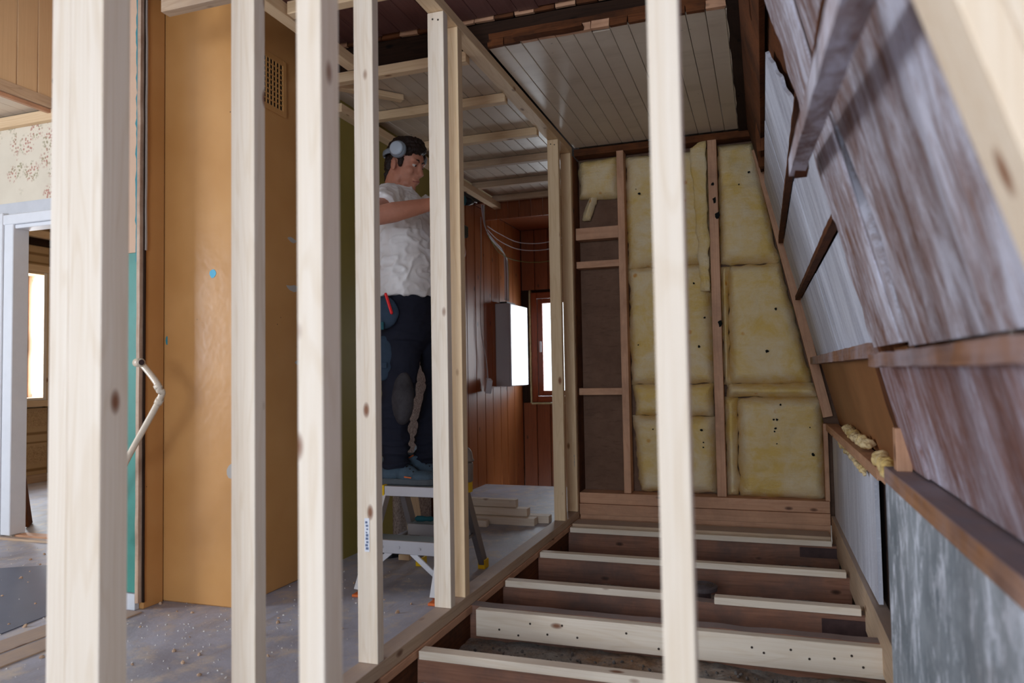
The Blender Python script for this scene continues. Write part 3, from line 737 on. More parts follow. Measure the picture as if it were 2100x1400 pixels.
# hall ceiling battens
bl = {3.03: 'first hall ceiling batten beyond the dark opening, crossing to the partition top',
      3.56: 'hall ceiling batten crossing just in front of the headphones, second beyond the dark opening',
      4.13: 'third hall ceiling batten beyond the dark opening, ending near the slim stud',
      4.64: 'fourth hall ceiling batten beyond the dark opening',
      5.17: 'next to last hall ceiling batten, before the stained panelling',
      5.62: 'last hall ceiling batten, touching the top of the stained panelling'}
for y, lb in bl.items():
    tag(blk('ceiling_batten', (-2.085, -1.242), (y, y+.045), (2.379, 2.427), pine_warm if y < 4.6 else pine_dusty), lb, 'batten', 'new battens under the hall ceiling')
tag(blk('ceiling_batten', (-2.123, -1.76), (2.136, 2.18), (2.345, 2.395), pine_dusty), 'dusty batten with sawn end above the ochre chimney front', 'batten', 'new battens under the hall ceiling')
tag(blk('ceiling_batten', (-1.69, -1.243), (2.32, 2.365), (2.345, 2.395), pine_warm), 'short batten meeting the ledger above the ventilation grille', 'batten', 'new battens under the hall ceiling')
tag(blk('ledger', (-1.755, -1.70), (1.5, 2.86), (2.345, 2.395), pine_warm), 'lengthwise ledger above the chimney side and vent grille', 'ledger', 'lengthwise ledgers under the hall ceiling')
tag(blk('ledger', (-2.098, -2.040), (3.26, 5.70), (2.33, 2.377), pine_warm), 'long ledger fixed along the top of the olive wall', 'ledger', 'lengthwise ledgers under the hall ceiling')
tag(bar('ceiling_batten', (-1.98, 3.14, 2.41), (-1.76, 3.40, 2.41), .045, .03, pine_warm), 'short diagonal scrap batten lying under the white hall ceiling planks', 'batten')
for y in (2.136, 2.32):   # hangers hold these to the dark planks
    pass
for (x, y, z) in ((-1.73, 1.7, 0), (-1.73, 2.3, 0), (-2.0, 2.158, 0)):
    blk('hanger', (x-.02, x+.02), (y-.015, y+.015), (2.396, 2.619), brown_rough, cl)

# ================================================================== JOIST STRIPS
def strip(label, x0, x1, y0, y1, z0, z1, mat, yaw=0):
    return tag(blk('floor_batten', (x0, x1), (y0, y1), (z0, z1), mat), label, 'batten', 'new pine strips over the floor joists')
strip('pine strip on the joist at the very bottom, nearest of the floor strips', -1.155, .28, 2.31, 2.36, -.029, .0, pine)
bb = strip('wide new board set on edge across the dirt pit, screw holes in two rows', -1.13, .368, 2.776, 2.815, -.105, .0, pine)
for i, (x, z) in enumerate([(-1.03, -.07), (-.95, -.085), (-.90, -.035), (-.83, -.07), (-.77, -.03), (-.71, -.07), (-.52, -.035), (-.40, -.08), (-.33, -.06), (-.07, -.04), (-.03, -.055), (.06, -.035), (.12, -.06), (.20, -.05), (.255, -.035), (.29, -.07)]):
    disc('screw_hole', (x, 2.776, z), (0, -1, 0), .0045, screw_m, bb, t=.0008, seg=8)
strip('pine strip broken off before the iron drain cap', -1.155, -.36, 3.2, 3.25, -.029, .0, pine)
strip('pine strip starting right after the iron drain cap', -.225, .335, 3.2, 3.25, -.029, .0, pine)
strip('unbroken pine strip just behind the iron drain cap', -1.155, .335, 3.75, 3.80, -.029, .0, pine)
strip('thin pine strip one before the back wall', -1.155, .325, 4.39, 4.43, -.03, .0, pine)
strip('flat dusty pine board laid along the foot of the back wall', -1.155, .325, 4.45, 4.60, -.02, .012, pine_dusty)
# drain cap
dr = empty('drain_cap', (-.29, 3.42, -.02)); tag(dr, 'round rusty cast iron cap on a short pipe between the joists', 'drain cap')
bm = bmesh.new(); ring_tube(bm, [(-.29, 3.42, -.2), (-.29, 3.42, -.03)], .035, 16); link('pipe', mesh_bm('p', bm, True), ironm, dr)
bm = bmesh.new(); ring_tube(bm, [(-.29, 3.42, -.035), (-.29, 3.42, -.018), (-.29, 3.42, -.012)], [.064, .066, .058], 24); link('lid', mesh_bm('p', bm), castiron, dr)
bm = bmesh.new()
for r in (.02, .035, .05):
    n = 24; vs = []
    for k in range(n):
        a = 2*math.pi*k/n; vs.append((-.29+math.cos(a)*r, 3.42+math.sin(a)*r, -.0115))
    ring_tube(bm, vs+[vs[0]], .0022, 5)
link('lid_pattern', mesh_bm('p', bm), castiron, dr)
# rubble in the pit and sawdust on the floor: uncountable
def scatter(name, label, cat, n, f, smin, smax, mat, seed):
    random.seed(seed); bm = bmesh.new()
    for i in range(n):
        p = f(); s = random.uniform(smin, smax)
        M = Matrix.Translation(p) @ Euler([random.uniform(0, 6) for _ in range(3)]).to_matrix().to_4x4() @ Matrix.Diagonal((s*random.uniform(.6, 1.6), s, s*.6, 1))
        bmesh.ops.create_icosphere(bm, subdivisions=1, radius=.5, matrix=M)
    return tag(link(name, mesh_bm(name, bm), mat), label, cat, kind='stuff')
rub = plain('grey_rubble', lin(120, 114, 110), .95, .1, var=.4, vs=40)
def pitp():
    y = random.choice([random.uniform(2.4, 2.75), random.uniform(2.9, 3.18), random.uniform(3.3, 3.7), random.uniform(3.85, 4.35)])
    return (random.uniform(-1.12, .33), y, -.135-.03*(y > 3.25)+random.uniform(-.004, .012))
scatter('rubble', 'crumbled rubble and grit lying between the joists', 'rubble', 1500, pitp, .005, .02, rub, 3)
chipm = plain('wood_chips', lin(196, 164, 136), .9, .1, var=.2)
scatter('sawdust', 'sawdust and plaster crumbs on the hall floor', 'sawdust', 900, lambda: (random.gauss(-2.1, .35), random.gauss(2.1, .5), .001) if random.random() < .5 else (random.uniform(-4.2, -2.6), random.uniform(1.2, 3.1), .001), .002, .009, plain('plaster_crumbs', lin(222, 216, 210), .9, .1, var=.2), 5)
scatter('wood_splinters', 'thin wood splinters and shavings by the ochre wall and doorway', 'splinters', 120, lambda: (random.uniform(-3.8, -1.4), random.uniform(1.5, 3.0), .003), .006, .02, chipm, 6)
for (x, y, a, L) in ((-2.1, 2.2, .7, .12), (-2.2, 2.05, .4, .1), (-1.95, 2.35, .9, .08), (-1.7, 2.75, .2, .06)):
    pass

# ================================================================== INSULATION BATTS
def batt(label, pts, y, th, seed, group='yellow glass wool batts in the back wall'):
    """pts: four (x,z) corners: bottom-left, bottom-right, top-right, top-left"""
    N, Mx = 44, 30
    zs = abs(pts[3][1]-pts[0][1]); N = max(8, int(zs/.018)); Mx = max(8, int(abs(pts[1][0]-pts[0][0])/.018))
    bm = bmesh.new(); g_ = []
    bl_, br_, tr_, tl_ = [Vector((p[0], 0, p[1])) for p in pts]
    for j in range(N+1):
        row = []
        for i in range(Mx+1):
            u, v = i/Mx, j/N; p = bl_.lerp(br_, u).lerp(tl_.lerp(tr_, u), v)
            e = min(u*abs(br_.x-bl_.x), (1-u)*abs(br_.x-bl_.x), v*zs, (1-v)*zs)
            bulge = 1-math.exp(-e/.02)
            q = Vector((p.x, seed*3.1, p.z))
            d = th*(.15+.85*bulge)+noise.fractal(q*9, 1, 2, 3)*.012*bulge+noise.noise(q*3)*.016*bulge-max(0, .12-abs(noise.noise(Vector((q.x*5, seed, q.z*9)))))*.09*bulge
            if i in (0, Mx) or j in (0, N):
                p.x += noise.noise(q*14)*.014+noise.noise(q*60)*.005+(-.005 if i == 0 else .005 if i == Mx else 0); p.z += noise.noise(q*16+Vector((7, 0, 0)))*.012+(-.004 if j == 0 else .004 if j == N else 0)
            row.append(bm.verts.new((p.x, y-d, p.z)))
        g_.append(row)
    for j in range(N):
        for i in range(Mx): bm.faces.new((g_[j][i], g_[j][i+1], g_[j+1][i+1], g_[j+1][i]))
    edge = [e for e in bm.edges if e.is_boundary]
    r = bmesh.ops.extrude_edge_only(bm, edges=edge)
    for v in r['geom']:
        if isinstance(v, bmesh.types.BMVert): v.co.y = y+.02
    bmesh.ops.recalc_face_normals(bm, faces=bm.faces)
    o = link('insulation_batt', mesh_bm('insulation_batt', bm, True), wool)
    return tag(o, label, 'insulation', group)
def spots(o, lst, y):
    for x, z, r in lst: disc('mould_spot', (x, y, z), (0, -1, 0), r, mould, o, t=.001, seg=9, jit=.3)
def slx(z): return .0+(2.32-z)*.2139     # left edge of the sloped batten
YB = 4.83
b1 = batt('small square batt in the corner bay above bare fibre board', [(-1.145, 2.13), (-.885, 2.12), (-.885, 2.39), (-1.145, 2.38)], YB, .09, 1)
b2 = batt('tall upper batt of the middle bay, reaching the ceiling', [(-.825, 1.635), (-.30, 1.635), (-.30, 2.37), (-.825, 2.38)], YB, .10, 2)
b3 = batt('middle batt between two seams in the middle bay', [(-.82, .87), (-.30, .87), (-.305, 1.628), (-.825, 1.628)], YB, .105, 3)
b4 = batt('short slumped batt strip in the lower middle bay', [(-.80, .665), (-.31, .665), (-.31, .86), (-.81, .86)], YB, .10, 4)
b5 = batt('lowest batt of the middle bay with a torn bottom edge', [(-.78, .175), (-.305, .175), (-.305, .655), (-.82, .655)], YB, .10, 5)
b6 = batt('upper batt of the bay beside the sloping wall, rounded top', [(-.235, 1.625), (slx(1.62)-.035, 1.615), (-.02, 2.38), (-.235, 2.38)], YB, .11, 6)
b7 = batt('large middle batt beside the sloping wall, with orange stains', [(-.20, .865), (slx(.865)-.04, .865), (slx(1.60)-.04, 1.605), (-.19, 1.605)], YB, .115, 7)
b8 = batt('crumpled roll of wool bridging two batts beside the sloping wall', [(-.22, .785), (slx(.79)-.015, .775), (slx(.86)-.03, .855), (-.22, .86)], YB, .125, 8)
b9 = batt('large square lowest batt beside the knee wall, row of black spots', [(-.16, .165), (.325, .16), (.325, .768), (-.155, .775)], YB, .125, 9)
b10 = batt('narrow puffed strip of wool along the middle upright batten', [(-.238, .17), (-.172, .165), (-.165, .775), (-.238, .775)], YB, .12, 10)
b11 = batt('loose folded wool strip beside the large middle batt', [(-.238, .865), (-.205, .865), (-.195, 1.60), (-.238, 1.60)], YB, .125, 11)
b12 = batt('hanging loose wool flap at the top of the middle bay', [(-.350, 1.45), (-.308, 1.45), (-.305, 2.39), (-.40, 2.36)], 4.70, .02, 12)
b13 = batt('torn strip of wool dangling over the bare fibre board', [(-1.13, 1.985), (-1.085, 1.98), (-1.03, 2.13), (-1.07, 2.14)], YB-.02, .06, 13)
for k, (dx, dy) in enumerate(((-.26, .26), (.0, 0))): pass
spots(b7, [(.081, 1.315, .009), (.023, 1.06, .010)], YB-.13)
spots(b9, [(.049, .646, .006), (.066, .646, .008), (.056, .593, .007), (.052, .575, .005), (.263, .44, .009), (.062, .50, .004), (.09, .735, .007), (.25, .60, .004)], YB-.137)
spots(b2, [(-.729, 2.105, .009), (-.75, 2.135, .004), (-.36, 2.17, .008)], YB-.118)
spots(b5, [(-.379, .578, .008), (-.37, .50, .005), (-.37, .47, .005), (-.68, .58, .005)], YB-.118)
spots(b3, [(-.76, 1.12, .005), (-.40, 1.50, .006), (-.38, 1.10, .008), (-.34, 1.28, .006)], YB-.122)
spots(b6, [(-.05, 2.17, .008), (-.11, 2.10, .005)], YB-.126)

# wool stuffed behind the sloping batten and on the ledge
def clump(label, pts, r_, seed):
    bm = bmesh.new(); pp = smooth_path(pts, 22)
    for i, p in enumerate(pp): ell(bm, p+Vector((noise.noise(Vector((i*.3, seed, 0)))*r_*.8, 0, noise.noise(Vector((i*.35, seed, 5)))*r_*.7)), (r_*(.8+.5*noise.noise(Vector((i*.4, seed, 9)))), r_*1.3, r_*(.7+.6*noise.noise(Vector((i*.3, 2, seed))))), None, 10, 8)
    o = remeshed('wool_clump', bm, .007, wool, None, disp=lambda p: noise.fractal(p*45, 1, 2, 4)*.010, sm=0)
    return tag(o, label, 'insulation', 'loose wool clumps along the sloping wall')
c1 = clump('loose wool clump with mould on the far ledge against brown hardboard', [(.375, 3.9, .655), (.37, 3.4, .65), (.365, 3.1, .655)], .024, 2)
c2 = clump('frayed wool tuft at the joint of the two ledges', [(.345, 2.62, .655), (.335, 2.4, .66), (.32, 2.22, .655)], .022, 3)
clump('wool fringe hanging below the far ledge over the white knee panel', [(.352, 4.0, .575), (.352, 3.5, .565), (.352, 3.1, .55)], .014, 4)


# ================================================================== FIXTURES
vg = empty('ventilation_grille', (-2.09, 2.80, 2.17)); tag(vg, 'square-holed ochre ventilation grille high on the chimney side', 'grille')
XV = -2.088
for Y, Z in (((2.66, 2.685), (2.165, 2.43)), ((2.825, 2.85), (2.165, 2.43)), ((2.685, 2.825), (2.405, 2.43)), ((2.685, 2.825), (2.165, 2.19))):
    blk('grille_frame', (XV, XV+.008), Y, Z, ochre, vg, bev=.001)
blk('grille_backing', (XV-.001, XV+.0005), (2.686, 2.824), (2.191, 2.404), black, vg, bev=0)
for k in range(1, 6): blk('grille_bar', (XV+.001, XV+.006), (2.685+k*.0233-.0025, 2.685+k*.0233+.0025), (2.19, 2.405), ochre, vg, bev=0)
for k in range(1, 9): blk('grille_bar', (XV+.001, XV+.0055), (2.685, 2.825), (2.19+k*.0239-.0025, 2.19+k*.0239+.0025), ochre, vg, bev=0)
disc('paint_chip', (-2.206, 2.51, 1.397), (0, -1, 0), .018, blue_chip, ch, t=.001, seg=10, jit=.15)
disc('paint_chip', (-2.452, 2.509, 1.12), (1, -1, 0), .006, teal_edge, ch, t=.001, seg=8, ry=.02)
disc('plaster_scar', (-2.115, 2.509, .56), (0, -1, 0), .02, filler_m, ch, t=.001, seg=9, ry=.03, jit=.3)
for (y, z, r, ry) in ((2.90, 1.60, .012, .03), (2.90, 1.37, .014, .045), (2.95, 1.02, .01, .03), (3.15, 1.45, .02, .12)):
    disc('filler_patch', (-2.0905, y, z), (1, 0, 0), ry, filler_m, ch, t=.001, seg=10, ry=r, jit=.3)
# bent pipe
tag(tube('bent_pipe', [(-2.62, 2.30, .30), (-2.43, 2.25, .585), (-2.205, 2.22, .872), (-2.186, 2.20, .907), (-2.20, 2.20, .94), (-2.285, 2.22, 1.005), (-2.30, 2.21, 1.02)], .0125, pipe_m, smooth=4), 'cream painted bent heating pipe sticking out before the ochre niche', 'pipe')
bp = bpy.data.objects['bent_pipe']
bm = bmesh.new(); ring_tube(bm, [(-2.31, 2.21, 1.018), (-2.275, 2.20, 1.018)], .0165, 14); link('pipe_socket', mesh_bm('s', bm, True), pipe_m, bp)
bm = bmesh.new(); ring_tube(bm, [(-2.2745, 2.20, 1.018), (-2.273, 2.1995, 1.018)], .011, 12); link('open_bore', mesh_bm('s', bm), ironm, bp)
bm = bmesh.new(); ring_tube(bm, [(-2.215, 2.222, .859), (-2.202, 2.22, .876)], .0155, 12); link('pipe_collar', mesh_bm('s', bm, True), pipe_m, bp)
bm = bmesh.new(); ring_tube(bm, [(-2.186, 2.20, .915), (-2.197, 2.20, .93)], .0155, 12); link('pipe_collar', mesh_bm('s', bm, True), pipe_m, bp)
# fuse box
fb = empty('fuse_box', (-2.30, 6.4, .84)); tag(fb, 'tall pale metal fuse box on the stained panelling beside the window', 'fuse box')
blk('box_body', (-2.299, -2.165), (6.22, 6.72), (.835, 1.59), grey_metal, fb, bev=.004)
blk('box_door', (-2.164, -2.15), (6.225, 6.715), (.84, 1.585), white_enamel, fb, bev=.003)
blk('cable_inlet', (-2.27, -2.20), (6.27, 6.5), (1.591, 1.61), black, fb)
# cables
for i in range(6):
    d = i*.009
    tag(tube('power_cable', [(-2.24+d*.5, 5.75+d, 2.43), (-2.25, 5.82+d, 2.30), (-2.235, 5.86+d, 2.20-d), (-2.23, 6.05+d*2, 2.13-d), (-2.235, 6.28+d*2, 2.08-d), (-2.24, 6.33+d*2.5, 1.95), (-2.24, 6.33+d*2.5, 1.63)], .0035, (cable_w, cable_w, cable_d, cable_w, cable_w, cable_g)[i], smooth=6, seg=6),
        (['pale cable', 'pale cable', 'dark cable', 'pale cable', 'pale cable', 'greenish cable'][i]+' in the bunch dropping from the ceiling into the fuse box'), 'cable', 'cables feeding the fuse box')
for i, (zz, m_, lb) in enumerate(((2.215, cable_w, 'upper of the slack pale cables swinging across the stairwell panelling'), (2.15, cable_w, 'lower of the slack pale cables swinging across the stairwell panelling'), (2.04, cable_g, 'greenish slack cable hanging lowest across the stairwell panelling'))):
    tag(tube('slack_cable', [(-2.24, 5.9, 2.24-.03*i), (-2.22, 6.15, zz+.0), (-2.10, 6.4, zz-.05), (-1.8, 6.35, zz-.07), (-1.45, 6.2, zz+.0), (-1.18, 6.0, zz+.10)], .0035, m_, smooth=6, seg=6), lb, 'cable')
sk = empty('socket_box', (-2.25, 5.88, .80)); tag(sk, 'square white socket box dangling on its wire before the panelling', 'socket')
q = Matrix.Translation((-2.235, 5.85, .85)) @ Euler((0, .0, .5)).to_matrix().to_4x4() @ Euler((.15, .12, 0)).to_matrix().to_4x4()
link('box_body', boxmesh(.05, .12, .115, .004), white_enamel, sk, q)
for dy, dz in ((-.018, .01), (.018, .01)):
    link('socket_hole', boxmesh(.002, .006, .006, 0), black, sk, q @ Matrix.Translation((.026, dy, dz)))
tube('socket_wire', [(-2.26, 5.80, 2.30), (-2.27, 5.82, 2.0), (-2.275, 5.80, 1.6), (-2.27, 5.80, 1.3), (-2.26, 5.88, 1.06), (-2.245, 5.87, .91)], .004, cable_w, sk, 6, 6)

# lumber stack beyond the ladder
LG = 'pine lengths stacked on the hall floor'
def plk(label, x0, x1, y0, z0, w=.05, h=.047, mat=pine):
    tag(blk('pine_length', (x0, x1), (y0, y0+w), (z0, z0+h), mat), label, 'timber', LG)
plk('top length of the low pine stack, shortest end', -2.06, -1.515, 4.42, .100)
plk('second layer length of the low pine stack, standing out past the top one', -2.04, -1.435, 4.40, .0505, w=.07)
plk('bottom front length of the low pine stack', -2.0, -1.375, 4.36, .001, w=.07)
plk('bottom rear length of the low pine stack, sticking out farthest', -2.0, -1.31, 4.46, .001, w=.07)
plk('short loose length lying in front of the low pine stack', -2.02, -1.655, 4.26, .001, w=.045, h=.04)
tag(bar('leaning_offcut', (-2.02, 4.02, .004), (-2.075, 4.0, .40), .09, .06, pine_warm, up=(1, 0, 0)), 'broad sawn offcut leaning on the wall behind the ladder', 'timber')
tag(blk('wood_block', (-1.81, -1.75), (3.40, 3.43), (.001, .028), pine_warm), 'tiny wooden block on the floor behind the lower ladder step', 'block')
tag(prism('black_wedge', [(-2.0, 3.36, .001), (-1.86, 3.42, .001), (-1.78, 3.52, .001), (-1.98, 3.46, .001)], (0, 0, .03), black, bev=.003), 'flat black wedge on the floor behind the ladder step', 'wedge')
# floor sheet and leaning boards in the doorway
tag(prism('vinyl_sheet', [(-3.75, 1.9, .001), (-3.2, 1.55, .001), (-2.75, 2.0, .001), (-2.80, 2.40, .001), (-2.9, 2.72, .001), (-3.45, 2.86, .001), (-3.9, 2.6, .001)], (0, 0, .003), vinyl), 'curled dark grey vinyl sheet on the floor before the doorway', 'sheet')
tag(prism('leaning_board', [(-4.70, 3.62, .005), (-4.58, 3.50, .005), (-4.90, 3.62, .92), (-4.95, 3.66, .92)], (.012, .012, 0), brown_rough), 'brown board leaning behind the white door casing', 'board')
tag(prism('leaning_board', [(-4.74, 3.60, .005), (-4.69, 3.57, .005), (-4.93, 3.60, .90), (-4.95, 3.62, .90)], (.03, -.03, 0), whitep), 'white board edge leaning behind the white door casing', 'board')

# ================================================================== WORK PLATFORM LADDER
ld = empty('step_platform', (-1.5, 3.08, 0)); tag(ld, 'aluminium work platform with yellow caps, under the man\'s shoes', 'ladder')
PZ = .45
blk('platform_deck', (-1.645, -1.325), (2.985, 3.18), (PZ-.012, PZ), tread, ld, bev=.001)
blk('deck_rail', (-1.648, -1.322), (2.968, 2.984), (PZ-.045, PZ+.001), alu, ld, bev=.002)
blk('deck_rail', (-1.648, -1.322), (3.181, 3.197), (PZ-.045, PZ+.001), alu, ld, bev=.002)
for x in (-1.668, -1.321):
    for y in (2.966, 3.15): blk('corner_cap', (x, x+.019), (y, y+.034), (PZ-.047, PZ+.003), yellow, ld, bev=.002)
def leg(p0, p1, m_, w=.045, d=.02):
    return bar('leg', p0, p1, w, d, m_, ld, up=(0, 1, 0))
FT = [(-1.69, 2.81), (-1.32, 2.79), (-1.65, 3.34), (-1.33, 3.375)]
TT = [(-1.655, 2.99), (-1.335, 2.99), (-1.655, 3.165), (-1.335, 3.165)]
for i in range(4):
    a, b = FT[i], TT[i]
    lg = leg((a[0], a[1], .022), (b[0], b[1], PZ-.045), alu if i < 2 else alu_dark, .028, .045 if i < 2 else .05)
    blk('foot', (a[0]-.018, a[0]+.018), (a[1]-.028, a[1]+.028), (.001, .012 if i < 2 else .045), orange_m if i < 2 else yellow, lg, bev=.002)
def onleg(i, z):
    t = z/PZ; return FT[i][0]+(TT[i][0]-FT[i][0])*t, FT[i][1]+(TT[i][1]-FT[i][1])*t
a, b = onleg(0, .22), onleg(1, .22)
blk('front_step', (a[0]-.01, b[0]+.012), (a[1]-.03, a[1]+.07), (.222, .235), tread, ld, bev=.001)
rl = blk('front_step_rail', (a[0]-.012, b[0]+.012), (a[1]-.042, a[1]-.031), (.178, .236), alu, ld, bev=.002)
for x in (-1.60, -1.52, -1.42): disc('rivet', (x, a[1]-.042, .205), (0, -1, 0), .007, nail_m, rl, t=.003, seg=10)
bar('brace', (-1.46, a[1]-.035, .185), (-1.34, a[1]-.05, .10), .025, .006, alu, ld, up=(0, 1, 0)); bar('brace', (-1.56, a[1]-.035, .185), (-1.665, a[1]-.05, .10), .025, .006, alu, ld, up=(0, 1, 0))
a, b = onleg(2, .23), onleg(3, .23)
blk('rear_step', (a[0]+.01, b[0]-.01), (a[1]-.06, a[1]+.03), (.225, .238), tread, ld, bev=.001)
blk('rear_step_rail', (a[0]+.01, b[0]-.01), (a[1]-.07, a[1]-.061), (.185, .24), alu_dark, ld, bev=.002)
bar('side_stay', (-1.33, 2.88, .16), (-1.335, 3.28, .19), .012, .012, alu_dark, ld)
bar('side_stay', (-1.672, 2.88, .16), (-1.66, 3.28, .19), .012, .012, alu_dark, ld)
# screwdriver on rear step
sd = empty('screwdriver', (-1.6, 3.25, .24)); tag(sd, 'screwdriver with dark teal handle resting on the rear ladder step', 'screwdriver')
bm = bmesh.new(); ring_tube(bm, [(-1.625, 3.23, .254), (-1.615, 3.23, .254), (-1.59, 3.235, .254), (-1.57, 3.238, .254), (-1.545, 3.24, .254), (-1.53, 3.242, .254)], [.006, .014, .0145, .011, .013, .006], 12); link('handle', mesh_bm('h', bm, True), tealcloth, sd)
tube('shaft', [(-1.53, 3.242, .254), (-1.44, 3.255, .2425)], .0028, nail_m, sd, 8)
# canister with lid on the platform corner
cn = empty('lidded_canister', (-1.322, 3.155, .45)); tag(cn, 'dusty rounded canister with rimmed dome lid at the end of the platform', 'canister')
bm = bmesh.new(); ring_tube(bm, [(-1.322, 3.155, .452), (-1.322, 3.155, .46), (-1.322, 3.155, .53), (-1.322, 3.155, .545)], [.026, .032, .034, .029], 20); link('body', mesh_bm('c', bm, True), tin_m, cn)
bm = bmesh.new(); ring_tube(bm, [(-1.322, 3.155, .546), (-1.322, 3.155, .552), (-1.322, 3.155, .56), (-1.322, 3.155, .59), (-1.322, 3.155, .605), (-1.322, 3.155, .612)], [.036, .039, .033, .028, .018, .007], 20); link('lid', mesh_bm('c', bm, True), tin_m, cn)
for o in (cn,): pass

# ================================================================== THE MAN
mn = empty('person', (-1.58, 3.10, PZ)); tag(mn, 'man in white t-shirt and dark work trousers with grey headphones, drilling, standing on the platform', 'person')
HC = Vector((-1.607, 3.125, 1.965)); HR = Euler((0, math.radians(14), math.radians(-4)), 'XYZ').to_matrix()
def H(x, y, z): return HC+HR @ Vector((x, y, z))
bm = bmesh.new()
ell(bm, H(-.006, 0, .035), (.090, .076, .088), HR)
ell(bm, H(.022, 0, -.035), (.066, .058, .082), HR)
ell(bm, H(.052, 0, .03), (.036, .055, .042), HR)
ell(bm, H(.060, 0, -.105), (.024, .026, .018), HR); ell(bm, H(.035, 0, -.092), (.038, .044, .022), HR)
for s in (-1, 1):
    ell(bm, H(.052, s*.036, -.030), (.028, .020, .024), HR)
    ell(bm, H(.0, s*.050, -.072), (.028, .014, .030), HR)
    ell(bm, H(.074, s*.028, .020), (.016, .024, .009), HR)
    ell(bm, H(.088, s*.011, -.043), (.011, .009, .008), HR)
    ell(bm, H(-.012, s*.078, -.016), (.018, .009, .031), HR @ Euler((0, -.2, s*.35)).to_matrix())
ring_tube(bm, [H(.082, 0, .016), H(.090, 0, -.008), H(.104, 0, -.038), H(.094, 0, -.048)], [.009, .010, .0125, .008], 10)
ell(bm, H(.080, 0, -.068), (.016, .026, .014), HR); ell(bm, H(.082, 0, -.066), (.013, .022, .006), HR); ell(bm, H(.080, 0, -.082), (.012, .020, .007), HR)
NB = Vector((-1.628, 3.115, 1.80))
ring_tube(bm, [H(-.02, 0, -.03), H(-.025, 0, -.10), NB, NB+Vector((0, 0, -.09))], [.058, .058, .066, .085], 16)
# trunk core and arms, one surface with the head
ell(bm, (-1.59, 3.11, 1.60), (.10, .15, .20)); ell(bm, (-1.585, 3.11, 1.32), (.10, .14, .20))
SHN, ELN, WRN = Vector((-1.605, 2.965, 1.765)), Vector((-1.545, 2.70, 1.622)), Vector((-1.335, 2.85, 1.69))
SHF, ELF, WRF = Vector((-1.565, 3.265, 1.765)), Vector((-1.45, 3.40, 1.57)), Vector((-1.40, 3.16, 1.66))
def limb(bm, pts, rs, seg=14): ring_tube(bm, smooth_path(pts, 5), [rs[0]+(rs[-1]-rs[0])*0 for _ in range(1)] and [lerp_r(rs, i/(5*(len(pts)-1))) for i in range(5*(len(pts)-1)+1)], seg)
def lerp_r(rs, t):
    t = t*(len(rs)-1); i = min(int(t), len(rs)-2); f = t-i
    a, b = rs[i], rs[i+1]
    return a+(b-a)*f
def arm(bm, S, E_, Wr, palm_dir):
    limb(bm, [S, S.lerp(E_, .5), E_], [.050, .048, .041]); ell(bm, E_, (.040, .042, .038))
    limb(bm, [E_, E_.lerp(Wr, .35), E_.lerp(Wr, .75), Wr], [.040, .044, .034, .027])
    ell(bm, E_+Vector((-.012, -.012, -.022)), (.022, .022, .02))
arm(bm, SHN, ELN, WRN, None); arm(bm, SHF, ELF, WRF, None)
ell(bm, (-1.60, 3.115, 1.75), (.075, .18, .065))
def hand(bm, Wr, d, up, side, grip):
    """d forward direction, up back-of-hand, side = thumb side; five bent fingers"""
    d, up = Vector(d).normalized(), Vector(up).normalized(); s = d.cross(up).normalized()*side
    c = Wr+d*.045; R = Matrix((d, s, up)).transposed()
    ell(bm, c, (.050, .040, .017), R); ell(bm, Wr+d*.01, (.03, .03, .022), R)
    for k, (o_, L) in enumerate(((.030, .068), (.011, .076), (-.010, .070), (-.030, .056))):
        b = Wr+d*.082+s*o_; p1 = b+d*L*.35-up*L*.10*grip; p2 = p1+d*L*.12-up*L*.38*grip; p3 = p2-d*L*.25*grip-up*L*.15
        ring_tube(bm, [b-d*.02, b, p1, p2, p3], [.010, .010, .009, .0085, .007], 8)
    b = Wr+d*.03+s*.034; ring_tube(bm, [b-s*.012, b+s*.012+d*.012, b+s*.018+d*.036-up*.012, b+s*.008+d*.056-up*.028], [.013, .012, .010, .008], 8)
dN = (WRN-ELN).normalized(); hand(bm, WRN, (.75, .65, -.05), (.65, -.75, .1), 1, 1.0)
hand(bm, WRF, (.45, -.8, .1), (.2, .3, .9), 1, .8)
def skin_d(p): return noise.noise(p*70)*.0007
body = remeshed('body', bm, .0048, skin, mn, disp=skin_d, sm=3)
# face details
for s in (-1, 1):
    bm = bmesh.new(); ell(bm, H(.0735, s*.030, .000), (.0105, .0125, .0085), HR, 12, 8); e_ = link('eye', mesh_bm('e', bm, True), eye_w, mn)
    bm = bmesh.new(); ell(bm, H(.0805, s*.031, -.0025), (.0048, .0055, .0052), HR, 10, 8); link('iris', mesh_bm('e', bm, True), eye_d, e_)
    bm = bmesh.new(); ell(bm, H(.0755, s*.030, .0055), (.0115, .0145, .0055), HR, 12, 8); link('eyelid', mesh_bm('e', bm, True), skin, mn)
    bm = bmesh.new(); ring_tube(bm, smooth_path([H(.084, s*.012, .018), H(.088, s*.026, .025), H(.079, s*.044, .020)], 4), [.0035]*9, 6); link('eyebrow', mesh_bm('e', bm, True), hairm, mn)
bm = bmesh.new(); ring_tube(bm, smooth_path([H(.078, -.024, -.0755), H(.092, -.010, -.073), H(.094, 0, -.0725), H(.092, .010, -.073), H(.078, .024, -.0755)], 4), [.0028]*17, 6); link('lips', mesh_bm('e', bm, True), lip_m, mn)
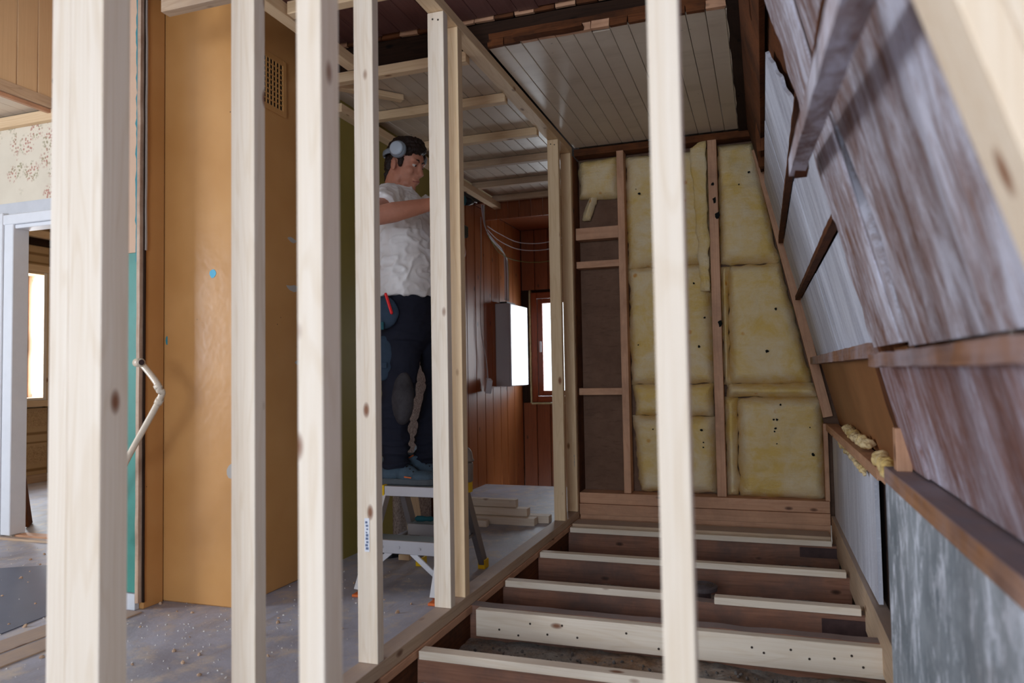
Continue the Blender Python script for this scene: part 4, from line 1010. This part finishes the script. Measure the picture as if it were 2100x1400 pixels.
# hair
bm = bmesh.new()
ell(bm, H(-.014, 0, .050), (.090, .082, .084), HR); ell(bm, H(-.056, 0, -.005), (.038, .068, .075), HR); ell(bm, H(-.064, 0, -.062), (.020, .052, .045), HR)
ell(bm, H(.045, 0, .085), (.045, .062, .028), HR); ell(bm, H(.068, -.015, .072), (.022, .045, .022), HR); ell(bm, H(.01, 0, .105), (.07, .06, .03), HR)
for s in (-1, 1): ell(bm, H(.018, s*.068, .012), (.014, .012, .038), HR); ell(bm, H(.045, s*.058, .058), (.025, .016, .022), HR)
hair = remeshed('hair', bm, .005, hairm, mn, disp=lambda p: abs(noise.noise(Vector((p.x*60, p.y*90, p.z*60))))*.010-.001, sm=2)
# headphones, worn high with the band behind the head
hp = empty('headphones', H(-.02, -.09, .04)); hp.parent = mn; hp.matrix_parent_inverse = PW[mn.name].inverted(); PW[hp.name] = Matrix.Translation(H(-.02, -.09, .04)); hp.matrix_world = PW[hp.name]
for s in (-1, 1):
    ax = HR @ Vector((0.15, s, .05)).normalized(); c = H(.008, s*.082, .050)
    bm = bmesh.new(); ring_tube(bm, [c-ax*.004, c+ax*.010, c+ax*.022, c+ax*.028], [.036, .041, .040, .034], 22); link('ear_cushion', mesh_bm('c', bm, True), phone_m, hp)
    bm = bmesh.new(); ring_tube(bm, [c+ax*.027, c+ax*.038, c+ax*.042], [.034, .033, .027], 22); link('ear_cup', mesh_bm('c', bm, True), phone_l, hp)
path = [H(.0, -.108, .045), H(-.045, -.098, .035), H(-.080, -.072, .028), H(-.104, -.035, .025), H(-.110, 0, .025), H(-.104, .035, .025), H(-.080, .072, .028), H(-.045, .100, .035), H(.0, .108, .045)]
bm = bmesh.new(); pp = smooth_path(path, 4); ring_tube(bm, pp, [(.013, .005)]*len(pp), 10); link('headband', mesh_bm('b', bm, True), phone_m, hp)

# t-shirt
bm = bmesh.new()
def erings(bm, st, seg=28):
    rings = []
    for (x, y, z, rx, ry) in st:
        rings.append([bm.verts.new((x+rx*math.cos(2*math.pi*k/seg), y+ry*math.sin(2*math.pi*k/seg), z)) for k in range(seg)])
    for a, b in zip(rings[:-1], rings[1:]):
        for k in range(seg): bm.faces.new((a[k], a[(k+1) % seg], b[(k+1) % seg], b[k]))
    bm.faces.new(rings[0][::-1]); bm.faces.new(rings[-1])
erings(bm, [(-1.575, 3.09, 1.315, .135, .175), (-1.570, 3.09, 1.38, .142, .180), (-1.572, 3.095, 1.47, .142, .178), (-1.580, 3.10, 1.56, .136, .180), (-1.59, 3.105, 1.65, .128, .185), (-1.60, 3.11, 1.73, .112, .185), (-1.61, 3.112, 1.785, .090, .165), (-1.622, 3.115, 1.822, .074, .105), (-1.628, 3.115, 1.845, .070, .076)])
for S, E_ in ((SHN, ELN), (SHF, ELF)):
    dd = (E_-S); ring_tube(bm, [S-dd*.25+Vector((0, 0, -.015)), S+dd*.05, S+dd*.3, S+dd*.52], [.062, .074, .072, .070], 18)
def fold(p):
    q = Vector((p.x*7, p.y*7, p.z*16)); w = noise.noise(q+Vector((noise.noise(p*9), 0, 0))*2)
    r1 = 1-abs(w)*2.2; r2 = 1-abs(noise.noise(Vector((p.x*16, p.y*14, p.z*26+4))))*2.4
    am = 1.0 if p.z < 1.62 else .6
    return (max(r1, 0)**2*.012+max(r2, 0)**2*.006)*am-.004
remeshed('t_shirt', bm, .0058, shirt_m, mn, disp=fold, sm=2)

# trousers
HPN, HPF = Vector((-1.60, 3.03, 1.20)), Vector((-1.525, 3.175, 1.20))
KN, KF = Vector((-1.595, 3.02, .885)), Vector((-1.475, 3.21, .90))
AN, AF = Vector((-1.622, 3.03, .57)), Vector((-1.535, 3.18, .57))
bm = bmesh.new()
erings(bm, [(-1.575, 3.095, 1.05, .06, .09), (-1.572, 3.095, 1.12, .118, .165), (-1.572, 3.095, 1.22, .128, .172), (-1.572, 3.093, 1.30, .124, .165), (-1.572, 3.09, 1.345, .120, .160)])
ring_tube(bm, smooth_path([HPN, HPN.lerp(KN, .5)+Vector((.01, 0, 0)), KN, KN.lerp(AN, .45)+Vector((-.018, 0, 0)), AN, AN+Vector((.0, 0, -.045))], 4), [lerp_r([.096, .090, .076, .070, .056, .062], i/20) for i in range(21)], 20)
ring_tube(bm, smooth_path([HPF, HPF.lerp(KF, .5)+Vector((.012, 0, 0)), KF, KF.lerp(AF, .45)+Vector((-.01, 0, 0)), AF, AF+Vector((0, 0, -.04))], 4), [lerp_r([.094, .084, .070, .064, .052, .056], i/20) for i in range(21)], 20)
def tfold(p):
    low = max(0, min(1, (.80-p.z)/.2)); mid = math.exp(-((p.z-.98)/.1)**2)*.0
    w = 1-abs(noise.noise(Vector((p.x*5, p.y*5, p.z*22))))*2.2
    w2 = 1-abs(noise.noise(Vector((p.x*12, p.y*12, p.z*9+3))))*2.4
    return max(w, 0)**2*(.005+.012*low)+max(w2, 0)**2*.004-.003
tr = remeshed('trousers', bm, .0062, trouser_m, mn, disp=tfold, sm=2)
def patch(name, c, r, rot, mat, parent, vox=.005, disp=None):
    bm = bmesh.new(); ell(bm, c, r, rot, 20, 14); return remeshed(name, bm, vox, mat, parent, disp=disp, sm=1)
patch('knee_patch', (-1.555, 2.975, .85), (.066, .046, .125), Euler((0, 0, -.5)).to_matrix(), knee_m, mn, disp=lambda p: noise.noise(p*30)*.002)
patch('thigh_pocket', (-1.635, 2.945, 1.03), (.052, .026, .105), Euler((0, .05, .1)).to_matrix(), pocket_m, mn, disp=lambda p: noise.noise(p*30)*.003)
patch('holster_pocket', (-1.618, 2.905, 1.235), (.085, .028, .075), Euler((0, .15, .05)).to_matrix(), pocket_m, mn, disp=lambda p: noise.noise(p*25)*.004)
blk('pocket_flap', (-1.675, -1.64), (2.868, 2.874), (1.17, 1.235), tealcloth, mn, bev=.002)
blk('pocket_flap', (-1.625, -1.59), (2.87, 2.876), (1.155, 1.19), tealcloth, mn, bev=.002)
blk('pocket_flap', (-1.66, -1.60), (2.912, 2.918), (.985, 1.01), pocket_m, mn, bev=.002)
bar('pen', (-1.578, 2.868, 1.318), (-1.548, 2.872, 1.222), .013, .011, red_m, mn, up=(0, 1, 0), bev=.004)
bar('green_tag', (-1.652, 2.912, 1.085), (-1.642, 2.912, 1.06), .006, .003, plain('green_tab', lin(40, 170, 130), .6), mn, up=(0, 1, 0))
bar('lime_tag', (-1.703, 2.99, .815), (-1.700, 2.99, .775), .008, .012, lime_m, mn, up=(0, 1, 0))
patch('hammer_loop', (-1.69, 2.98, .985), (.018, .02, .04), Matrix.Identity(3), black, mn)
# shoes
def shoe(hx, hy, a):
    R = Matrix.Rotation(a, 3, 'Z'); P = lambda x, y, z: Vector((hx, hy, PZ))+R @ Vector((x, y, z))
    bm = bmesh.new()
    ell(bm, P(.05, 0, .050), (.052, .040, .045), R); ell(bm, P(.075, 0, .075), (.050, .038, .050), R @ Euler((0, -.35, 0)).to_matrix())
    ell(bm, P(.13, 0, .048), (.075, .042, .042), R @ Euler((0, .35, 0)).to_matrix()); ell(bm, P(.205, 0, .034), (.068, .046, .031), R); ell(bm, P(.24, 0, .032), (.042, .043, .027), R)
    ring_tube(bm, [P(.05, 0, .06), P(.06, 0, .125)], [.045, .047], 16)
    up_ = remeshed('shoe', bm, .0045, shoe_m, mn, sm=3)
    prof = [(.0, .028), (.02, .040), (.08, .040), (.14, .038), (.21, .047), (.255, .043), (.285, .026), (.290, .008)]
    pts = [P(x, y, 0) for x, y in prof]+[P(x, -y, 0) for x, y in prof[::-1]]
    sl = prism('sole', [p+Vector((0, 0, .001)) for p in pts], (0, 0, .027), sole_m, up_, bev=.004)
    for (x0, z0, x1, z1) in ((.012, .035, .022, .075), (.14, .040, .175, .036), (.06, .112, .085, .125)):
        bar('orange_accent', P(x0, -.0435 if x0 < .1 else -.049, z0), P(x1, -.0445 if x0 < .1 else -.047, z1), .006, .006, orange_m, up_, up=(0, 1, 0))
    for k in range(5): bar('lace', P(.105+k*.017, -.026, .108-k*.012), P(.112+k*.017, .026, .108-k*.012), .007, .007, black, up_)
shoe(-1.70, 3.035, .03); shoe(-1.655, 3.145, .05)
# drill in the near hand
dl = empty('cordless_drill', (-1.22, 2.93, 1.60)); tag(dl, 'dark teal cordless drill held at the partition by the man', 'drill')
bm = bmesh.new(); ring_tube(bm, [(-1.325, 2.885, 1.725), (-1.315, 2.90, 1.725), (-1.262, 2.975, 1.727), (-1.25, 2.995, 1.728)], [.020, .030, .030, .024], 16); link('motor_housing', mesh_bm('d', bm, True), tealcloth, dl)
bm = bmesh.new(); ring_tube(bm, [(-1.25, 2.995, 1.728), (-1.235, 3.02, 1.729), (-1.222, 3.04, 1.73)], [.021, .019, .010], 14); link('chuck', mesh_bm('d', bm, True), black, dl)
bm = bmesh.new(); ring_tube(bm, [(-1.285, 2.945, 1.70), (-1.275, 2.942, 1.65), (-1.268, 2.945, 1.61)], [(.024, .017), (.021, .016), (.024, .018)], 14); link('grip', mesh_bm('d', bm, True), black, dl)
blk('battery', (-1.295, -1.222), (2.92, 2.985), (1.555, 1.609), black, dl, bev=.006)
tube('drill_bit', [(-1.222, 3.04, 1.73), (-1.21, 3.06, 1.731)], .003, nail_m, dl, 8)
